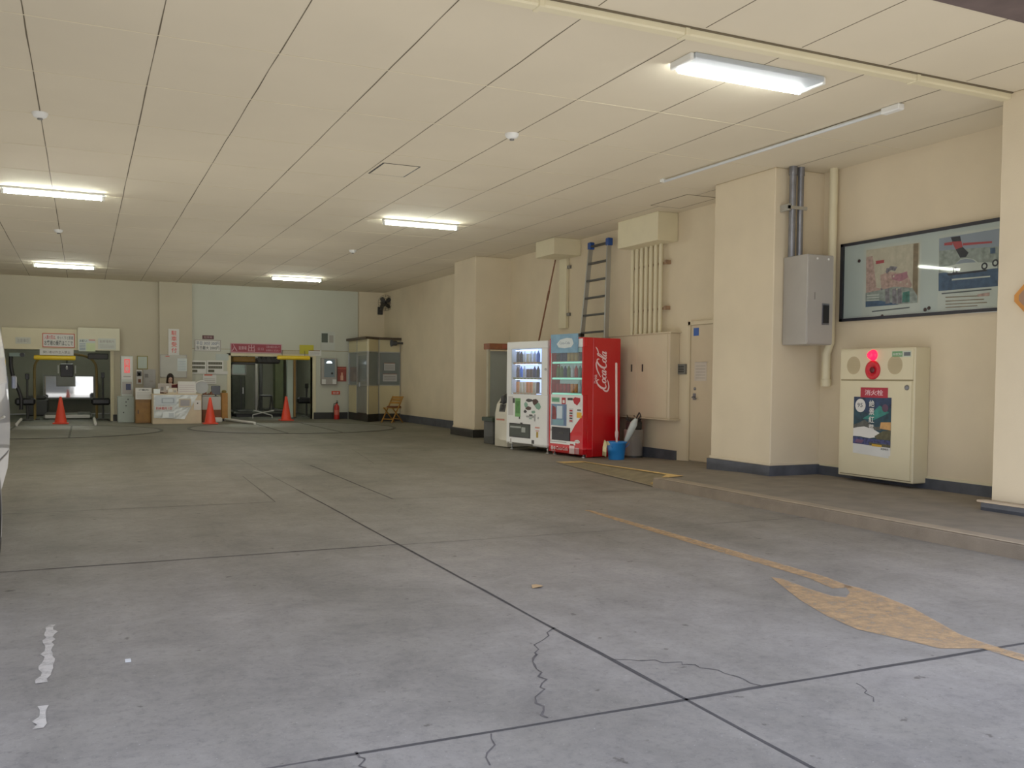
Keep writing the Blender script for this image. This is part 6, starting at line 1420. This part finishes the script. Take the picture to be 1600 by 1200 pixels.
# ------------------------------------------------------------------ world + light
wd = bpy.data.worlds.new('world'); SC.world = wd; wd.use_nodes = True
nt = wd.node_tree; bg = nt.nodes['Background']; bg.inputs['Strength'].default_value = 1.0
tc = nt.nodes.new('ShaderNodeTexCoord'); sp = nt.nodes.new('ShaderNodeSeparateXYZ'); rp_ = nt.nodes.new('ShaderNodeValToRGB')
nt.links.new(tc.outputs['Generated'], sp.inputs[0]); nt.links.new(sp.outputs['Z'], rp_.inputs['Fac'])
rp_.color_ramp.elements[0].position = 0.0; rp_.color_ramp.elements[0].color = (1.5, 1.5, 1.6, 1)
rp_.color_ramp.elements[1].position = .6; rp_.color_ramp.elements[1].color = (2.6, 3.0, 4.1, 1)
nt.links.new(rp_.outputs['Color'], bg.inputs['Color'])
bg.inputs['Strength'].default_value = .55
sun = bpy.data.lights.new('sun', 'SUN'); sun.energy = 17; sun.angle = .02; sun.color = (1, .96, .88)
so = bpy.data.objects.new('sun', sun); COL.objects.link(so); so.rotation_euler = (math.radians(-32), math.radians(8), 0)
for i, (x, y, z, e) in enumerate([(4.0, 11.0, 1.7, 14), (.5, 13.0, 1.7, 16), (3.0, 18.5, 1.7, 20), (3.0, 23.5, 1.8, 22), (-4.5, 9, 1.7, 20), (-4.5, 18, 1.7, 30)]):  # added soft fill points without fittings, brighten ceiling and walls
    ld = bpy.data.lights.new('hall_fill', 'POINT'); ld.energy = e; ld.shadow_soft_size = 1.1; ld.color = (1, .94, .86)
    lo = bpy.data.objects.new('hall_fill', ld); COL.objects.link(lo); lo.location = (x, y, z)
for i, (x, y, sx, sy, e) in enumerate([(1.5, 5.6, 12, 5.5, 108), (0, 12.2, 15, 7, 100), (0, 20.5, 15, 8, 66)]):  # added up-facing area lights imitating light bounced off the floor
    ld = bpy.data.lights.new('floor_bounce_fill', 'AREA'); ld.shape = 'RECTANGLE'; ld.size = sx; ld.size_y = sy; ld.energy = e; ld.color = (1, .94, .88)
    lo = bpy.data.objects.new('floor_bounce_fill', ld); COL.objects.link(lo); lo.location = (x, y, .14); lo.rotation_euler = (PI, 0, 0)
pl = bpy.data.lights.new('entrance_portal', 'AREA'); pl.shape = 'RECTANGLE'; pl.size = 21; pl.size_y = 3.7
pl.cycles.is_portal = True
po = bpy.data.objects.new('entrance_portal', pl); COL.objects.link(po); po.location = (1.5, 2.9, 1.85); po.rotation_euler = (math.radians(90), 0, 0)

SC.view_settings.view_transform = 'Standard'; SC.view_settings.look = 'None'; SC.view_settings.exposure = 0.35; SC.view_settings.gamma = 1.15
SC.cycles.use_denoising = True; SC.cycles.max_bounces = 8; SC.cycles.diffuse_bounces = 5; SC.cycles.transparent_max_bounces = 12
SC.cycles.sample_clamp_indirect = 6
